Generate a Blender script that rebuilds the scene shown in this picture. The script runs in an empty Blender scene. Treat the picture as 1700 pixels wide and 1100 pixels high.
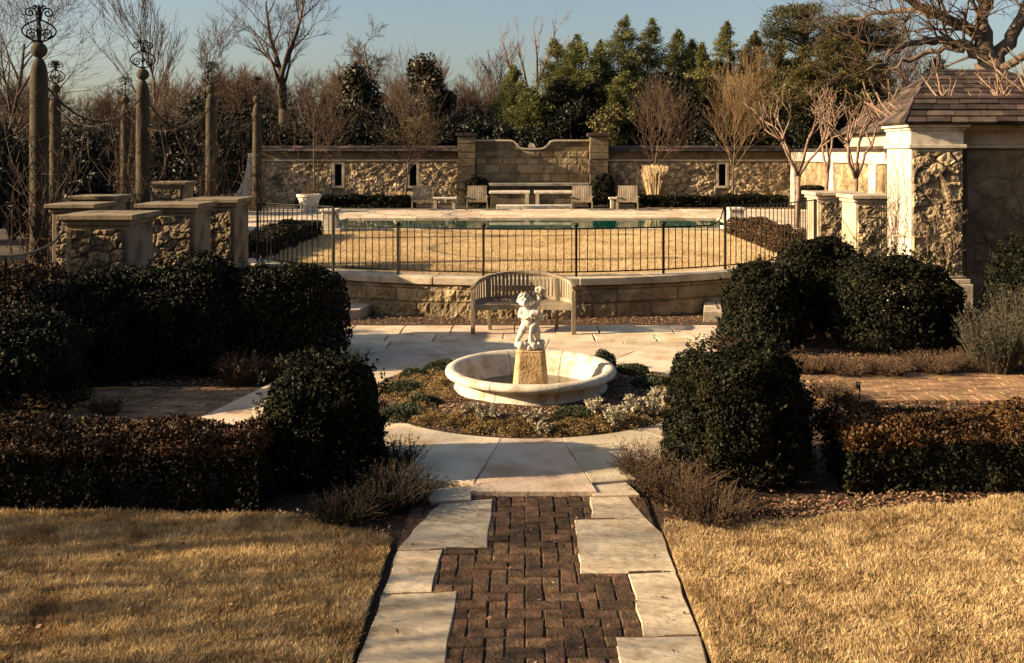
import bpy, math, random
import numpy as np
from mathutils import Vector, Matrix
S = bpy.context.scene
COL = S.collection
R = math.radians
# ------------------------------------------------------------------ camera, sky, sun, exposure
FPX, HX, HY, CZ = 1600.0, 871.0, 252.0, 2.8       # focal length, vanishing point (photo pixels), eye height
cd = bpy.data.cameras.new('Camera'); cam = bpy.data.objects.new('Camera', cd); COL.objects.link(cam)
cam.location = (0, 0, CZ); cam.rotation_euler = (R(90), 0, 0)
cd.sensor_width = 36; cd.lens = 36 * FPX / 1700
cd.shift_x = -(HX - 850) / 1700; cd.shift_y = -(550 - HY) / 1700
cd.clip_end = 2000
S.camera = cam
SUN_EL, SUN_AZ = 21.5, 8.5                          # elevation; degrees the sun stands towards the camera from due left
w = bpy.data.worlds.new('World'); S.world = w; w.use_nodes = True
nt = w.node_tree
sky = nt.nodes.new('ShaderNodeTexSky'); sky.sky_type = 'NISHITA'; sky.sun_disc = False
sky.sun_elevation = R(SUN_EL); sky.sun_rotation = R(180 + 90 - SUN_AZ)
sky.air_density = 1.0; sky.dust_density = 2.5; sky.ozone_density = 0.7
bg = nt.nodes['Background']; bg.inputs['Strength'].default_value = 0.05
nt.links.new(sky.outputs[0], bg.inputs[0])
sd = bpy.data.lights.new('Sun', 'SUN'); sun = bpy.data.objects.new('Sun', sd); COL.objects.link(sun)
sd.energy = 5.0; sd.angle = R(0.5); sd.color = (1.0, 0.74, 0.45)
dirv = Vector((math.cos(R(SUN_EL)) * math.cos(R(SUN_AZ)), math.cos(R(SUN_EL)) * math.sin(R(SUN_AZ)), -math.sin(R(SUN_EL))))
sun.rotation_euler = dirv.to_track_quat('-Z', 'Y').to_euler(); sun.location = (-30, -5, 20)
S.view_settings.view_transform = 'Standard'; S.view_settings.look = 'None'
S.view_settings.exposure = 1.55; S.view_settings.gamma = 1.0
S.render.engine = 'CYCLES'

def at(px, py, z=0.0):
    D = (CZ - z) * FPX / (py - HY)
    return ((px - HX) * D / FPX, D, z)
def atD(px, py, D):
    return ((px - HX) * D / FPX, D, CZ - (py - HY) * D / FPX)

# ------------------------------------------------------------------ materials
def mat(name, cols, scale=4.0, rough=0.85, bump=0.3, bscale=40.0, isl=0.0, islhue=0.0, spec=0.3, metal=0.0,
        detail=6.0, dist=0.02, pos=None, tint=0.0, stain=None, stain_scale=1.2, transl=0.0, stretch=None):
    m = bpy.data.materials.new(name); m.use_nodes = True
    t = m.node_tree; L = t.links.new; N = t.nodes
    p = N['Principled BSDF']
    p.inputs['Roughness'].default_value = rough; p.inputs['Metallic'].default_value = metal
    p.inputs['Specular IOR Level'].default_value = spec
    tc = N.new('ShaderNodeTexCoord'); src = tc.outputs['Object']
    if stretch:
        mp = N.new('ShaderNodeMapping'); mp.inputs['Scale'].default_value = stretch; L(src, mp.inputs[0]); src = mp.outputs[0]
    nz = N.new('ShaderNodeTexNoise'); nz.inputs['Scale'].default_value = scale; nz.inputs['Detail'].default_value = detail
    L(src, nz.inputs['Vector'])
    cr = N.new('ShaderNodeValToRGB'); L(nz.outputs['Fac'], cr.inputs[0])
    k = len(cols)
    if pos is None: pos = [0.3 + 0.4 * i / max(1, k - 1) for i in range(k)]
    while len(cr.color_ramp.elements) < k: cr.color_ramp.elements.new(0.5)
    for e, c, q in zip(cr.color_ramp.elements, cols, pos): e.position = q; e.color = (*c, 1)
    out = cr.outputs[0]
    if stain:
        n2 = N.new('ShaderNodeTexNoise'); n2.inputs['Scale'].default_value = stain_scale; n2.inputs['Detail'].default_value = 8
        n2.inputs['Roughness'].default_value = 0.65; L(src, n2.inputs['Vector'])
        r2 = N.new('ShaderNodeValToRGB'); r2.color_ramp.elements[0].position = 0.5; r2.color_ramp.elements[1].position = 0.68
        L(n2.outputs['Fac'], r2.inputs[0])
        mx = N.new('ShaderNodeMix'); mx.data_type = 'RGBA'; L(r2.outputs[0], mx.inputs['Factor']); L(out, mx.inputs['A'])
        mx.inputs['B'].default_value = (*stain, 1); out = mx.outputs['Result']
    if isl or islhue:
        g = N.new('ShaderNodeNewGeometry'); h = N.new('ShaderNodeHueSaturation')
        mr = N.new('ShaderNodeMapRange'); mr.inputs['To Min'].default_value = 1 - isl; mr.inputs['To Max'].default_value = 1 + isl
        L(g.outputs['Random Per Island'], mr.inputs[0]); L(mr.outputs[0], h.inputs['Value'])
        if islhue:
            wn = N.new('ShaderNodeTexWhiteNoise'); wn.noise_dimensions = '1D'; L(g.outputs['Random Per Island'], wn.inputs['W'])
            m2 = N.new('ShaderNodeMapRange'); m2.inputs['To Min'].default_value = 0.5 - islhue; m2.inputs['To Max'].default_value = 0.5 + islhue
            L(wn.outputs['Value'], m2.inputs[0]); L(m2.outputs[0], h.inputs['Hue'])
        L(out, h.inputs['Color']); out = h.outputs[0]
    if tint:
        at_ = N.new('ShaderNodeAttribute'); at_.attribute_name = 'tint'; h = N.new('ShaderNodeHueSaturation')
        mr = N.new('ShaderNodeMapRange'); mr.inputs['To Min'].default_value = 1 - tint; mr.inputs['To Max'].default_value = 1 + tint
        L(at_.outputs['Fac'], mr.inputs[0]); L(mr.outputs[0], h.inputs['Value']); L(out, h.inputs['Color']); out = h.outputs[0]
    L(out, p.inputs['Base Color'])
    if bump:
        b = N.new('ShaderNodeTexNoise'); b.inputs['Scale'].default_value = bscale; b.inputs['Detail'].default_value = 5; L(src, b.inputs['Vector'])
        bm = N.new('ShaderNodeBump'); bm.inputs['Strength'].default_value = bump; bm.inputs['Distance'].default_value = dist
        L(b.outputs['Fac'], bm.inputs['Height']); L(bm.outputs[0], p.inputs['Normal'])
    if transl:
        tr = N.new('ShaderNodeBsdfTranslucent'); L(out, tr.inputs['Color'])
        ms = N.new('ShaderNodeMixShader'); ms.inputs[0].default_value = transl
        L(p.outputs[0], ms.inputs[1]); L(tr.outputs[0], ms.inputs[2]); L(ms.outputs[0], N['Material Output'].inputs[0])
    return m

LIME = mat('limestone', [(.34, .28, .19), (.47, .40, .29), (.54, .47, .36)], 3.5, .85, .35, 60, stain=(.22, .17, .11), stain_scale=1.8)
LIMEP = mat('pale_limestone', [(.46, .41, .32), (.58, .52, .42), (.65, .59, .49)], 7, .8, .4, 70, stain=(.27, .215, .14), stain_scale=4.5)
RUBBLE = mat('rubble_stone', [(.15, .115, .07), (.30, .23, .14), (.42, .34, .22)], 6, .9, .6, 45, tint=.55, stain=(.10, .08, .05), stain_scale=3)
SHADELIME = mat('shaded_limestone', [(.12, .092, .056), (.19, .148, .094), (.27, .215, .14)], 3, .9, .45, 50, stain=(.06, .05, .03), stain_scale=2.2)  # limestone darkened so the left piers carry their shade in the colour
SHADERUB = mat('shaded_rubble', [(.07, .052, .030), (.16, .12, .070), (.25, .19, .115)], 6, .9, .6, 45, tint=.55, stain=(.05, .04, .025), stain_scale=3)  # rubble toned down the same way, shade put into the left piers' fronts
WALLST = mat('wall_rubble', [(.22, .16, .09), (.38, .285, .17), (.52, .41, .26)], 6, .9, .6, 45, tint=.55, stain=(.13, .10, .06), stain_scale=1.6)
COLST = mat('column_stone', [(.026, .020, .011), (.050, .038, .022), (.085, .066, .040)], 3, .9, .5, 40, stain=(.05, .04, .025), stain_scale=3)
ASHLAR = mat('ashlar_stone', [(.15, .105, .055), (.26, .19, .105), (.36, .28, .165)], 2.2, .9, .4, 55, tint=.42, stain=(.11, .085, .05), stain_scale=1.6)
FLAG = mat('flagstone', [(.42, .335, .235), (.53, .435, .315), (.60, .505, .38)], 2.4, .8, .5, 22, isl=.22, islhue=.018, stain=(.37, .265, .15), stain_scale=1.9, dist=.012, detail=9)
SLAB = mat('path_slab', [(.33, .265, .18), (.46, .385, .275), (.55, .47, .355)], 2.2, .75, .8, 11, isl=.12, stain=(.28, .21, .13), stain_scale=2.6, dist=.02, stretch=(1, 2.4, 1), detail=9)
BRICK = mat('old_brick', [(.040, .024, .014), (.085, .048, .026), (.14, .082, .044)], 14, .9, .9, 45, isl=.45, islhue=.012, stain=(.035, .026, .017), stain_scale=6, dist=.012)
BRICKL = mat('tan_brick', [(.17, .10, .055), (.25, .15, .08), (.31, .20, .115)], 5, .9, .4, 50, isl=.3, islhue=.012)
SOIL = mat('soil', [(.018, .012, .008), (.035, .024, .015), (.05, .035, .02)], 9, .95, .8, 40)
MULCH = mat('mulch', [(.03, .018, .010), (.075, .045, .026), (.12, .075, .042)], 22, .95, 1.0, 60, dist=.04)
EARTH = mat('earth', [(.022, .016, .010), (.04, .029, .018), (.065, .047, .028)], .8, .95, .6, 12)
LITTER = mat('leaf_litter', [(.10, .055, .03), (.20, .115, .065), (.28, .18, .11)], 3, .75, 0, isl=.5, islhue=.02)
TURF = mat('turf_base', [(.16, .11, .05), (.28, .20, .095), (.40, .29, .15)], 14, .95, .9, 70, dist=.04)
STRAW = mat('dry_grass', [(.36, .255, .12), (.52, .385, .20), (.64, .49, .27)], 4.2, .8, 0, isl=.5, islhue=.018, stain=(.24, .15, .065), stain_scale=1.5, transl=.25)
STRAWF = mat('dry_lawn', [(.50, .375, .20), (.60, .46, .26), (.68, .54, .32)], 1.1, .85, 0, isl=.3, islhue=.012, transl=.2, stain=(.38, .26, .125), stain_scale=.7)
PLUME = mat('straw_plume', [(.45, .33, .17), (.58, .45, .26), (.66, .53, .33)], 3, .8, 0, isl=.25, transl=.3)
IRON = mat('black_iron', [(.004, .0035, .003), (.007, .006, .005), (.014, .010, .008)], 20, .6, .15, 80, spec=.2)
TEAK = mat('weathered_teak', [(.15, .12, .08), (.24, .195, .135), (.32, .265, .19)], 5, .8, .35, 30, isl=.14, stretch=(1, 1, .25))
STATUE = mat('cast_stone', [(.50, .45, .36), (.64, .59, .49), (.72, .67, .57)], 14, .85, .35, 90, stain=(.26, .21, .14), stain_scale=9)
PLINTH = mat('ochre_stone', [(.34, .22, .10), (.46, .32, .16), (.55, .41, .24)], 9, .8, .7, 40, stain=(.22, .13, .05), stain_scale=6)
SLATE = mat('roof_slate', [(.030, .021, .017), (.052, .037, .029), (.08, .057, .043)], 4, .75, .3, 30, isl=.75, islhue=.03)
BARK = mat('grey_bark', [(.05, .037, .026), (.10, .075, .052), (.15, .115, .08)], 5, .95, .6, 25, stretch=(1, 1, .3))
BARKD = mat('dark_bark', [(.03, .022, .016), (.055, .041, .03), (.085, .065, .046)], 5, .95, .4, 25, stretch=(1, 1, .3))
TWIG = mat('brown_twig', [(.045, .028, .018), (.075, .047, .030), (.105, .068, .045)], 3, .9, 0)
TWIGO = mat('ochre_twig', [(.10, .062, .03), (.15, .095, .045), (.20, .13, .065)], 3, .9, 0)
CRAPE = mat('crape_bark', [(.12, .075, .048), (.20, .13, .088), (.29, .20, .14)], 9, .75, .3, 40)
BOX = mat('boxwood_leaf', [(.004, .0055, .0028), (.008, .010, .004), (.015, .016, .006), (.021, .014, .006)], 4.0, .6, 0, isl=.75, islhue=.04, spec=.12)
BOXB = mat('bronze_leaf', [(.026, .013, .006), (.065, .034, .012), (.12, .06, .02)], 2.5, .55, 0, isl=.6, islhue=.025, spec=.18)
HOLLY = mat('holly_leaf', [(.006, .008, .004), (.011, .013, .006), (.020, .020, .009)], 1.2, .5, 0, isl=.6, spec=.18)
MAGN = mat('magnolia_leaf', [(.012, .014, .007), (.020, .020, .009), (.045, .030, .014)], .9, .5, 0, isl=.6, spec=.2)
BAMB = mat('bamboo_leaf', [(.06, .068, .02), (.11, .115, .035), (.18, .17, .06)], .6, .6, 0, isl=.55, islhue=.02, transl=.3)
CONIF = mat('conifer_leaf', [(.04, .04, .012), (.08, .07, .02), (.13, .11, .032)], .6, .65, 0, isl=.55, islhue=.02, transl=.2)
PINEL = mat('pine_needle', [(.030, .034, .015), (.052, .054, .022), (.08, .076, .032)], 1, .6, 0, isl=.5, transl=.15)
JUNI = mat('juniper_leaf', [(.018, .026, .012), (.032, .042, .018), (.05, .06, .026)], 6, .6, 0, isl=.5)
GOLDC = mat('golden_groundcover', [(.13, .085, .03), (.21, .145, .055), (.28, .20, .085)], 5, .75, 0, isl=.5, islhue=.02, transl=.2)
BROWNP = mat('brown_perennial', [(.034, .020, .010), (.065, .040, .020), (.105, .065, .034)], 5, .8, 0, isl=.45, islhue=.015)
SILVER = mat('silver_leaf', [(.20, .18, .125), (.30, .27, .19), (.40, .36, .27)], 8, .8, 0, isl=.35, islhue=.02)
DARKP = mat('dark_perennial', [(.010, .010, .006), (.020, .019, .010), (.035, .028, .016)], 5, .7, 0, isl=.5, spec=.15)
GATEW = mat('rendered_wall', [(.13, .098, .055), (.21, .16, .095), (.28, .22, .14)], 2.5, .9, .5, 30, tint=.18, stain=(.13, .10, .06), stain_scale=1.6)
ROSEM = mat('rosemary_leaf', [(.015, .019, .010), (.028, .032, .017), (.046, .05, .027)], 4, .7, 0, isl=.5)
TERRA = mat('white_pot', [(.52, .47, .39), (.62, .57, .48), (.68, .63, .55)], 5, .7, .2, 50, stain=(.35, .29, .2), stain_scale=3)
ROPE = mat('rope', [(.018, .012, .008), (.035, .024, .015)], 20, .95, .4, 60)
DARKIN = mat('dark_opening', [(.006, .005, .004), (.012, .010, .008)], 5, .9, 0)
def water_mat(name, col, scale, strength, rough=.03):
    m = mat(name, [col, tuple(c * 1.8 for c in col)], .5, rough, 0, spec=.5)
    t = m.node_tree; p = t.nodes['Principled BSDF']; p.inputs['IOR'].default_value = 1.33
    tc = t.nodes.new('ShaderNodeTexCoord'); n = t.nodes.new('ShaderNodeTexNoise'); n.inputs['Scale'].default_value = scale
    b = t.nodes.new('ShaderNodeBump'); b.inputs['Strength'].default_value = strength; b.inputs['Distance'].default_value = .01
    t.links.new(tc.outputs['Object'], n.inputs['Vector']); t.links.new(n.outputs['Fac'], b.inputs['Height']); t.links.new(b.outputs[0], p.inputs['Normal'])
    return m
POOLW = water_mat('pool_water', (.004, .05, .034), 1.2, .07)
FOUNTW = water_mat('fountain_water', (.10, .075, .042), 14, .5, .05)

# ------------------------------------------------------------------ object helpers
def tag(o, label=None, cat=None, group=None, kind=None):
    if label: o['label'] = label
    if cat: o['category'] = cat
    if group: o['group'] = group
    if kind: o['kind'] = kind
    return o
def thing(name, label, cat, loc=(0, 0, 0), group=None):
    o = bpy.data.objects.new(name, None); COL.objects.link(o); o.location = loc; o.empty_display_size = .1
    return tag(o, label, cat, group)
def link_mesh(name, me, m, parent=None, smooth=False):
    o = bpy.data.objects.new(name, me); COL.objects.link(o)
    if m and not me.materials: me.materials.append(m)
    if smooth: me.polygons.foreach_set('use_smooth', np.ones(len(me.polygons), bool))
    if parent:
        o.parent = parent
        root = parent
        base = Vector((0, 0, 0))
        while root: base += root.location; root = root.parent
        me.transform(Matrix.Translation(-base))
    return o
def dup(o, loc=None, rz=None, sc=None, label=None, group=None, cat=None, parent=None):
    c = o.copy(); COL.objects.link(c)
    if parent: c.parent = parent
    if loc is not None: c.location = loc
    if rz is not None: c.rotation_euler = (0, 0, rz)
    if sc is not None: c.scale = sc if hasattr(sc, '__len__') else (sc, sc, sc)
    if label: c['label'] = label
    if group: c['group'] = group
    if cat: c['category'] = cat
    for ch in list(o.children): dup(ch, parent=c)
    return c

def ragged(poly, step=.14, amp=.005):                    # broken stone edge: outline cut into short, slightly wandering runs
    out = []; q = random.Random(int(abs(poly[0][0] * 977 + poly[0][1] * 331)) + len(poly)); n = len(poly)
    for i in range(n):
        (x0, y0), (x1, y1) = poly[i], poly[(i + 1) % n]; L = math.hypot(x1 - x0, y1 - y0); k = max(1, int(L / step))
        for j in range(k): out.append((x0 + (x1 - x0) * j / k + q.gauss(0, amp), y0 + (y1 - y0) * j / k + q.gauss(0, amp)))
    return out
class MB:
    def __init__(s): s.v = []; s.f = []
    def add(s, vs, fs):
        b = len(s.v); s.v.extend(vs); s.f.extend([tuple(i + b for i in f) for f in fs]); return s
    def box(s, x0, x1, y0, y1, z0, z1):
        return s.add([(x0, y0, z0), (x1, y0, z0), (x1, y1, z0), (x0, y1, z0), (x0, y0, z1), (x1, y0, z1), (x1, y1, z1), (x0, y1, z1)],
                     [(3, 2, 1, 0), (4, 5, 6, 7), (0, 1, 5, 4), (1, 2, 6, 5), (2, 3, 7, 6), (3, 0, 4, 7)])
    def prism(s, poly, z0, z1, cham=0.0):
        n = len(poly)
        if sum(poly[i][0] * poly[(i + 1) % n][1] - poly[(i + 1) % n][0] * poly[i][1] for i in range(n)) < 0: poly = poly[::-1]
        cx = sum(p[0] for p in poly) / n; cy = sum(p[1] for p in poly) / n
        rings = [(z0, 0), (z1 - cham, 0)] + ([(z1, cham)] if cham else [])
        vs = []
        for z, c in rings:
            for p in poly:
                d = math.hypot(p[0] - cx, p[1] - cy) or 1; k = 1 - c * 1.3 / d
                vs.append((cx + (p[0] - cx) * k, cy + (p[1] - cy) * k, z))
        fs = [tuple(range(n - 1, -1, -1))]
        for r in range(len(rings) - 1):
            for i in range(n): fs.append((r * n + i, r * n + (i + 1) % n, (r + 1) * n + (i + 1) % n, (r + 1) * n + i))
        fs.append(tuple(range((len(rings) - 1) * n, len(rings) * n)))
        return s.add(vs, fs)
    def tube(s, pts, rad, sides=6, cap=True):
        P = [Vector(p) for p in pts]; n = len(P)
        if not hasattr(rad, '__len__'): rad = [rad] * n
        vs = []; u = None
        for i in range(n):
            t = (P[min(i + 1, n - 1)] - P[max(i - 1, 0)])
            if t.length < 1e-9: t = Vector((0, 0, 1))
            t.normalize()
            if u is None: u = t.orthogonal().normalized()
            else:
                u = u - t * u.dot(t)
                u = u.normalized() if u.length > 1e-6 else t.orthogonal().normalized()
            v = t.cross(u)
            for k in range(sides):
                a = 2 * math.pi * k / sides
                q = P[i] + (u * math.cos(a) + v * math.sin(a)) * rad[i]; vs.append((q.x, q.y, q.z))
        fs = []
        for i in range(n - 1):
            for k in range(sides): fs.append((i * sides + k, i * sides + (k + 1) % sides, (i + 1) * sides + (k + 1) % sides, (i + 1) * sides + k))
        if cap: fs.append(tuple(range(sides - 1, -1, -1))); fs.append(tuple((n - 1) * sides + k for k in range(sides)))
        return s.add(vs, fs)
    def lathe(s, prof, c=(0, 0, 0), segs=24, jit=0.0, rng=None):
        vs = []; fs = []; n = len(prof)
        for r, z in prof:
            for k in range(segs):
                a = 2 * math.pi * k / segs; rr = max(r, 1e-4)
                vs.append((c[0] + rr * math.cos(a), c[1] + rr * math.sin(a), c[2] + z))
        for i in range(n - 1):
            for k in range(segs): fs.append((i * segs + k, i * segs + (k + 1) % segs, (i + 1) * segs + (k + 1) % segs, (i + 1) * segs + k))
        fs.append(tuple(range(segs - 1, -1, -1))); fs.append(tuple((n - 1) * segs + k for k in range(segs)))
        return s.add(vs, fs)
    def ball(s, c, r, seg=12, sz=1.0):
        return s.lathe([(r * math.sin(math.pi * i / 8), -r * sz * math.cos(math.pi * i / 8)) for i in range(9)], c, seg)
    def obox(s, a, b, w, h, up=(0, 0, 1)):
        a = Vector(a); b = Vector(b); t = (b - a).normalized(); up = Vector(up)
        sd = t.cross(up).normalized(); up = sd.cross(t)
        c = []
        for p in (a, b):
            for i, j in ((-1, -1), (1, -1), (1, 1), (-1, 1)):
                q = p + sd * (w / 2 * i) + up * (h / 2 * j); c.append((q.x, q.y, q.z))
        return s.add(c, [(0, 1, 2, 3), (7, 6, 5, 4), (0, 4, 5, 1), (1, 5, 6, 2), (2, 6, 7, 3), (3, 7, 4, 0)])
    def build(s, name, m, parent=None, smooth=False, bevel=0.0, kind=None):
        me = bpy.data.meshes.new(name); me.from_pydata(s.v, [], s.f); me.update()
        o = link_mesh(name, me, m, parent, smooth)
        if bevel:
            b = o.modifiers.new('Bevel', 'BEVEL'); b.width = bevel; b.segments = 2; b.limit_method = 'ANGLE'; b.angle_limit = R(40)
        if kind: o['kind'] = kind
        return o

def np_mesh(name, V, k, tint=None):
    """V: (n*k,3) vertices, every k of them one face"""
    n = len(V) // k
    me = bpy.data.meshes.new(name)
    me.vertices.add(n * k); me.vertices.foreach_set('co', np.ascontiguousarray(V, np.float32).ravel())
    me.loops.add(n * k); me.loops.foreach_set('vertex_index', np.arange(n * k, dtype=np.int32))
    me.polygons.add(n); me.polygons.foreach_set('loop_start', np.arange(0, n * k, k, dtype=np.int32))
    me.polygons.foreach_set('loop_total', np.full(n, k, np.int32))
    me.update(calc_edges=True)
    return me
def grid_mesh(name, X, Y, Z, tint=None):
    nv, nu = X.shape
    V = np.stack([X, Y, Z], -1).reshape(-1, 3)
    i = np.arange((nv - 1) * (nu - 1)); r = i // (nu - 1); c = i % (nu - 1); a = r * nu + c
    Fi = np.stack([a, a + 1, a + nu + 1, a + nu], -1).astype(np.int32)
    me = bpy.data.meshes.new(name); me.vertices.add(len(V)); me.vertices.foreach_set('co', V.astype(np.float32).ravel())
    me.loops.add(Fi.size); me.loops.foreach_set('vertex_index', Fi.ravel())
    me.polygons.add(len(Fi)); me.polygons.foreach_set('loop_start', np.arange(0, Fi.size, 4, dtype=np.int32))
    me.polygons.foreach_set('loop_total', np.full(len(Fi), 4, np.int32)); me.update(calc_edges=True)
    if tint is not None:
        at_ = me.attributes.new('tint', 'FLOAT', 'POINT'); at_.data.foreach_set('value', tint.ravel().astype(np.float32))
    me.polygons.foreach_set('use_smooth', np.full(len(Fi), tint is None))
    return me
def unit(a): return a / np.maximum(np.linalg.norm(a, axis=-1, keepdims=True), 1e-9)
def leaf_mesh(name, C, N, L, W, rng, nb=.5, U=None, ub=0.0):
    n = len(C); r = unit(rng.normal(size=(n, 3)))
    nn = unit(unit(N) * nb + r * (1 - nb))
    u = unit(np.cross(nn, rng.normal(size=(n, 3))))
    if U is not None: u = unit(u * (1 - ub) + unit(U) * ub); nn = unit(nn - u * (nn * u).sum(-1, keepdims=True))
    v = np.cross(nn, u)
    l = L * rng.uniform(.6, 1.3, (n, 1)); wd = W * rng.uniform(.6, 1.3, (n, 1))
    V = np.stack([C - u * l / 2, C + v * wd / 2 + u * l * .08, C + u * l / 2, C - v * wd / 2 + u * l * .08], 1).reshape(-1, 3)
    return np_mesh(name, V, 4)
def blade_mesh(name, P, H, W, rng, lean=.5, bias=(0, 0)):
    n = len(P); a = rng.uniform(0, 2 * np.pi, n); side = np.stack([np.cos(a), np.sin(a), np.zeros(n)], -1)
    h = (H * rng.uniform(.5, 1.3, n))[:, None]
    tip = np.stack([rng.normal(bias[0], lean, n), rng.normal(bias[1], lean, n), np.ones(n)], -1)
    tip = unit(tip) * h
    V = np.stack([P - side * W / 2, P + side * W / 2, P + tip], 1).reshape(-1, 3)
    return np_mesh(name, V, 3)
def vnoise(x, y, seed=0):
    """smooth 2-D value noise"""
    xi = np.floor(x).astype(np.int64); yi = np.floor(y).astype(np.int64); fx = x - xi; fy = y - yi
    fx = fx * fx * (3 - 2 * fx); fy = fy * fy * (3 - 2 * fy)
    def h(a, b):
        q = (a * 374761393 + b * 668265263 + seed * 1442695041) & 0xffffffff
        q = ((q ^ (q >> 13)) * 1274126177) & 0xffffffff
        return ((q ^ (q >> 16)) & 0xffff) / 65535.0
    return (h(xi, yi) * (1 - fx) + h(xi + 1, yi) * fx) * (1 - fy) + (h(xi, yi + 1) * (1 - fx) + h(xi + 1, yi + 1) * fx) * fy
def fbm(x, y, seed=0, o=4):
    return sum(vnoise(x * 2 ** i, y * 2 ** i, seed + i * 17) / 2 ** i for i in range(o)) / (2 - 2 ** (1 - o))

# ------------------------------------------------------------------ stonework: real relief
def coursed(u, v, ch, lw, seed, joint=.02):
    rng = np.random.default_rng(seed)
    H = np.zeros_like(u); T = np.zeros_like(u); E = np.zeros_like(u)
    edges = [v.min() - .001]
    while edges[-1] < v.max(): edges.append(edges[-1] + ch * rng.uniform(.75, 1.25))
    ri = np.clip(np.searchsorted(edges, v, side='right') - 1, 0, len(edges) - 2)
    edges = np.array(edges)
    for r in range(len(edges) - 1):
        m = ri == r
        if not m.any(): continue
        b = [u.min() - lw * rng.random()]
        while b[-1] < u.max(): b.append(b[-1] + lw * rng.uniform(.55, 1.5))
        b = np.array(b); k = np.clip(np.searchsorted(b, u[m], side='right') - 1, 0, len(b) - 2)
        d = np.minimum(np.minimum(u[m] - b[k], b[k + 1] - u[m]), np.minimum(v[m] - edges[r], edges[r + 1] - v[m]))
        top = rng.uniform(.45, 1, len(b)); tx = rng.normal(0, .5, len(b)); tn = rng.random(len(b))
        c = (b[k] + b[k + 1]) / 2
        H[m] = np.clip(d / joint, 0, 1) ** .6 * (top[k] + tx[k] * (u[m] - c)); T[m] = tn[k]; E[m] = np.clip(d / joint, 0, 1)
    return H, T, E
def voronoi(u, v, size, seed):
    rng = np.random.default_rng(seed)
    u0, u1, v0, v1 = u.min(), u.max(), v.min(), v.max()
    n = int((u1 - u0 + size) * (v1 - v0 + size) / size ** 2) + 4
    su = rng.uniform(u0 - size / 2, u1 + size / 2, n); sv = rng.uniform(v0 - size / 2, v1 + size / 2, n)
    top = rng.uniform(.35, 1, n); tn = rng.random(n); tx = rng.normal(0, .8, n); tz = rng.normal(0, .8, n)
    H = np.zeros(u.size); T = np.zeros(u.size); E = np.zeros(u.size); uf = u.ravel(); vf = v.ravel()
    for s in range(0, u.size, 4000):
        d = np.hypot((uf[s:s + 4000, None] - su) * .8, (vf[s:s + 4000, None] - sv) * 1.25)
        i = np.argsort(d, 1)[:, :2]; ar = np.arange(len(d)); d1 = d[ar, i[:, 0]]; d2 = d[ar, i[:, 1]]; k = i[:, 0]
        H[s:s + 4000] = np.clip((d2 - d1) / (size * .22), 0, 1) ** .6 * (top[k] + tx[k] * (uf[s:s + 4000] - su[k]) / size * .5 + tz[k] * (vf[s:s + 4000] - sv[k]) / size * .5)
        T[s:s + 4000] = tn[k]; E[s:s + 4000] = np.clip((d2 - d1) / (size * .17), 0, 1)
    return H.reshape(u.shape), T.reshape(u.shape), E.reshape(u.shape)
def stone_panel(name, u0, u1, v0, v1, fmap, res, amp, kind, size, seed, m, parent, lw=None, rough=.35, joint=.035):
    """relief panel; fmap(u, v, h) -> X, Y, Z with h metres proud of the face; rim sinks back so the panel is closed to its wall"""
    nu = max(3, int((u1 - u0) / res) + 1); nv = max(3, int((v1 - v0) / res) + 1)
    u, v = np.meshgrid(np.linspace(u0, u1, nu), np.linspace(v0, v1, nv))
    H, T, EDGE = coursed(u, v, size, lw or size * 1.8, seed, joint) if kind == 'c' else voronoi(u, v, size, seed)
    f1 = fbm(u / size * 1.9 + 40, v / size * 1.9 + 40, seed, 5); f2 = 1 - np.abs(2 * fbm(u / size * 3.4 + 90, v / size * 3.4 + 90, seed + 5, 4) - 1)
    H = H + rough * ((f1 - .5) * 2.2 + (f2 - .75) * 1.4)
    T = np.where(EDGE < .55, .10, .22 + .78 * T)
    h = .012 + amp * np.clip(H, -.1, 1.6)
    h[0, :] = h[-1, :] = -.03; h[:, 0] = h[:, -1] = -.03
    X, Y, Z = fmap(u, v, h)
    return link_mesh(name, grid_mesh(name, X, Y, Z, T), m, parent)
# ================================================================== GROUND, PAVING, LAWNS, WATER
rng = np.random.default_rng(7); rnd = random.Random(7)
TZ = 0.6                                             # level of the pool terrace
AC, AR = (0.0, 23.3), 7.1                            # centre and radius of the bowed retaining wall
def arcy(x, r=AR): return AC[1] - math.sqrt(max(r * r - x * x, 0))
FC = (0.07, 11.05)                                   # centre of the fountain

def ngon(name, poly, z, m, kind='structure'):
    b = MB(); b.add([(x, y, z) for x, y in poly], [tuple(range(len(poly)))])
    return b.build(name, m, kind=kind)
ngon('ground', [(-60, -12), (60, -12), (60, 24), (-60, 24)], 0.0, MULCH)
front = [(-5.75, 17.9)] + [(x, arcy(x, AR - .1)) for x in np.linspace(-5.75, 6.15, 40)] + [(6.15, 17.6)]
ngon('terrace_ground', [(-700, 17.9)] + front + [(700, 17.6), (700, 900), (-700, 900)], TZ, EARTH)

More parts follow.
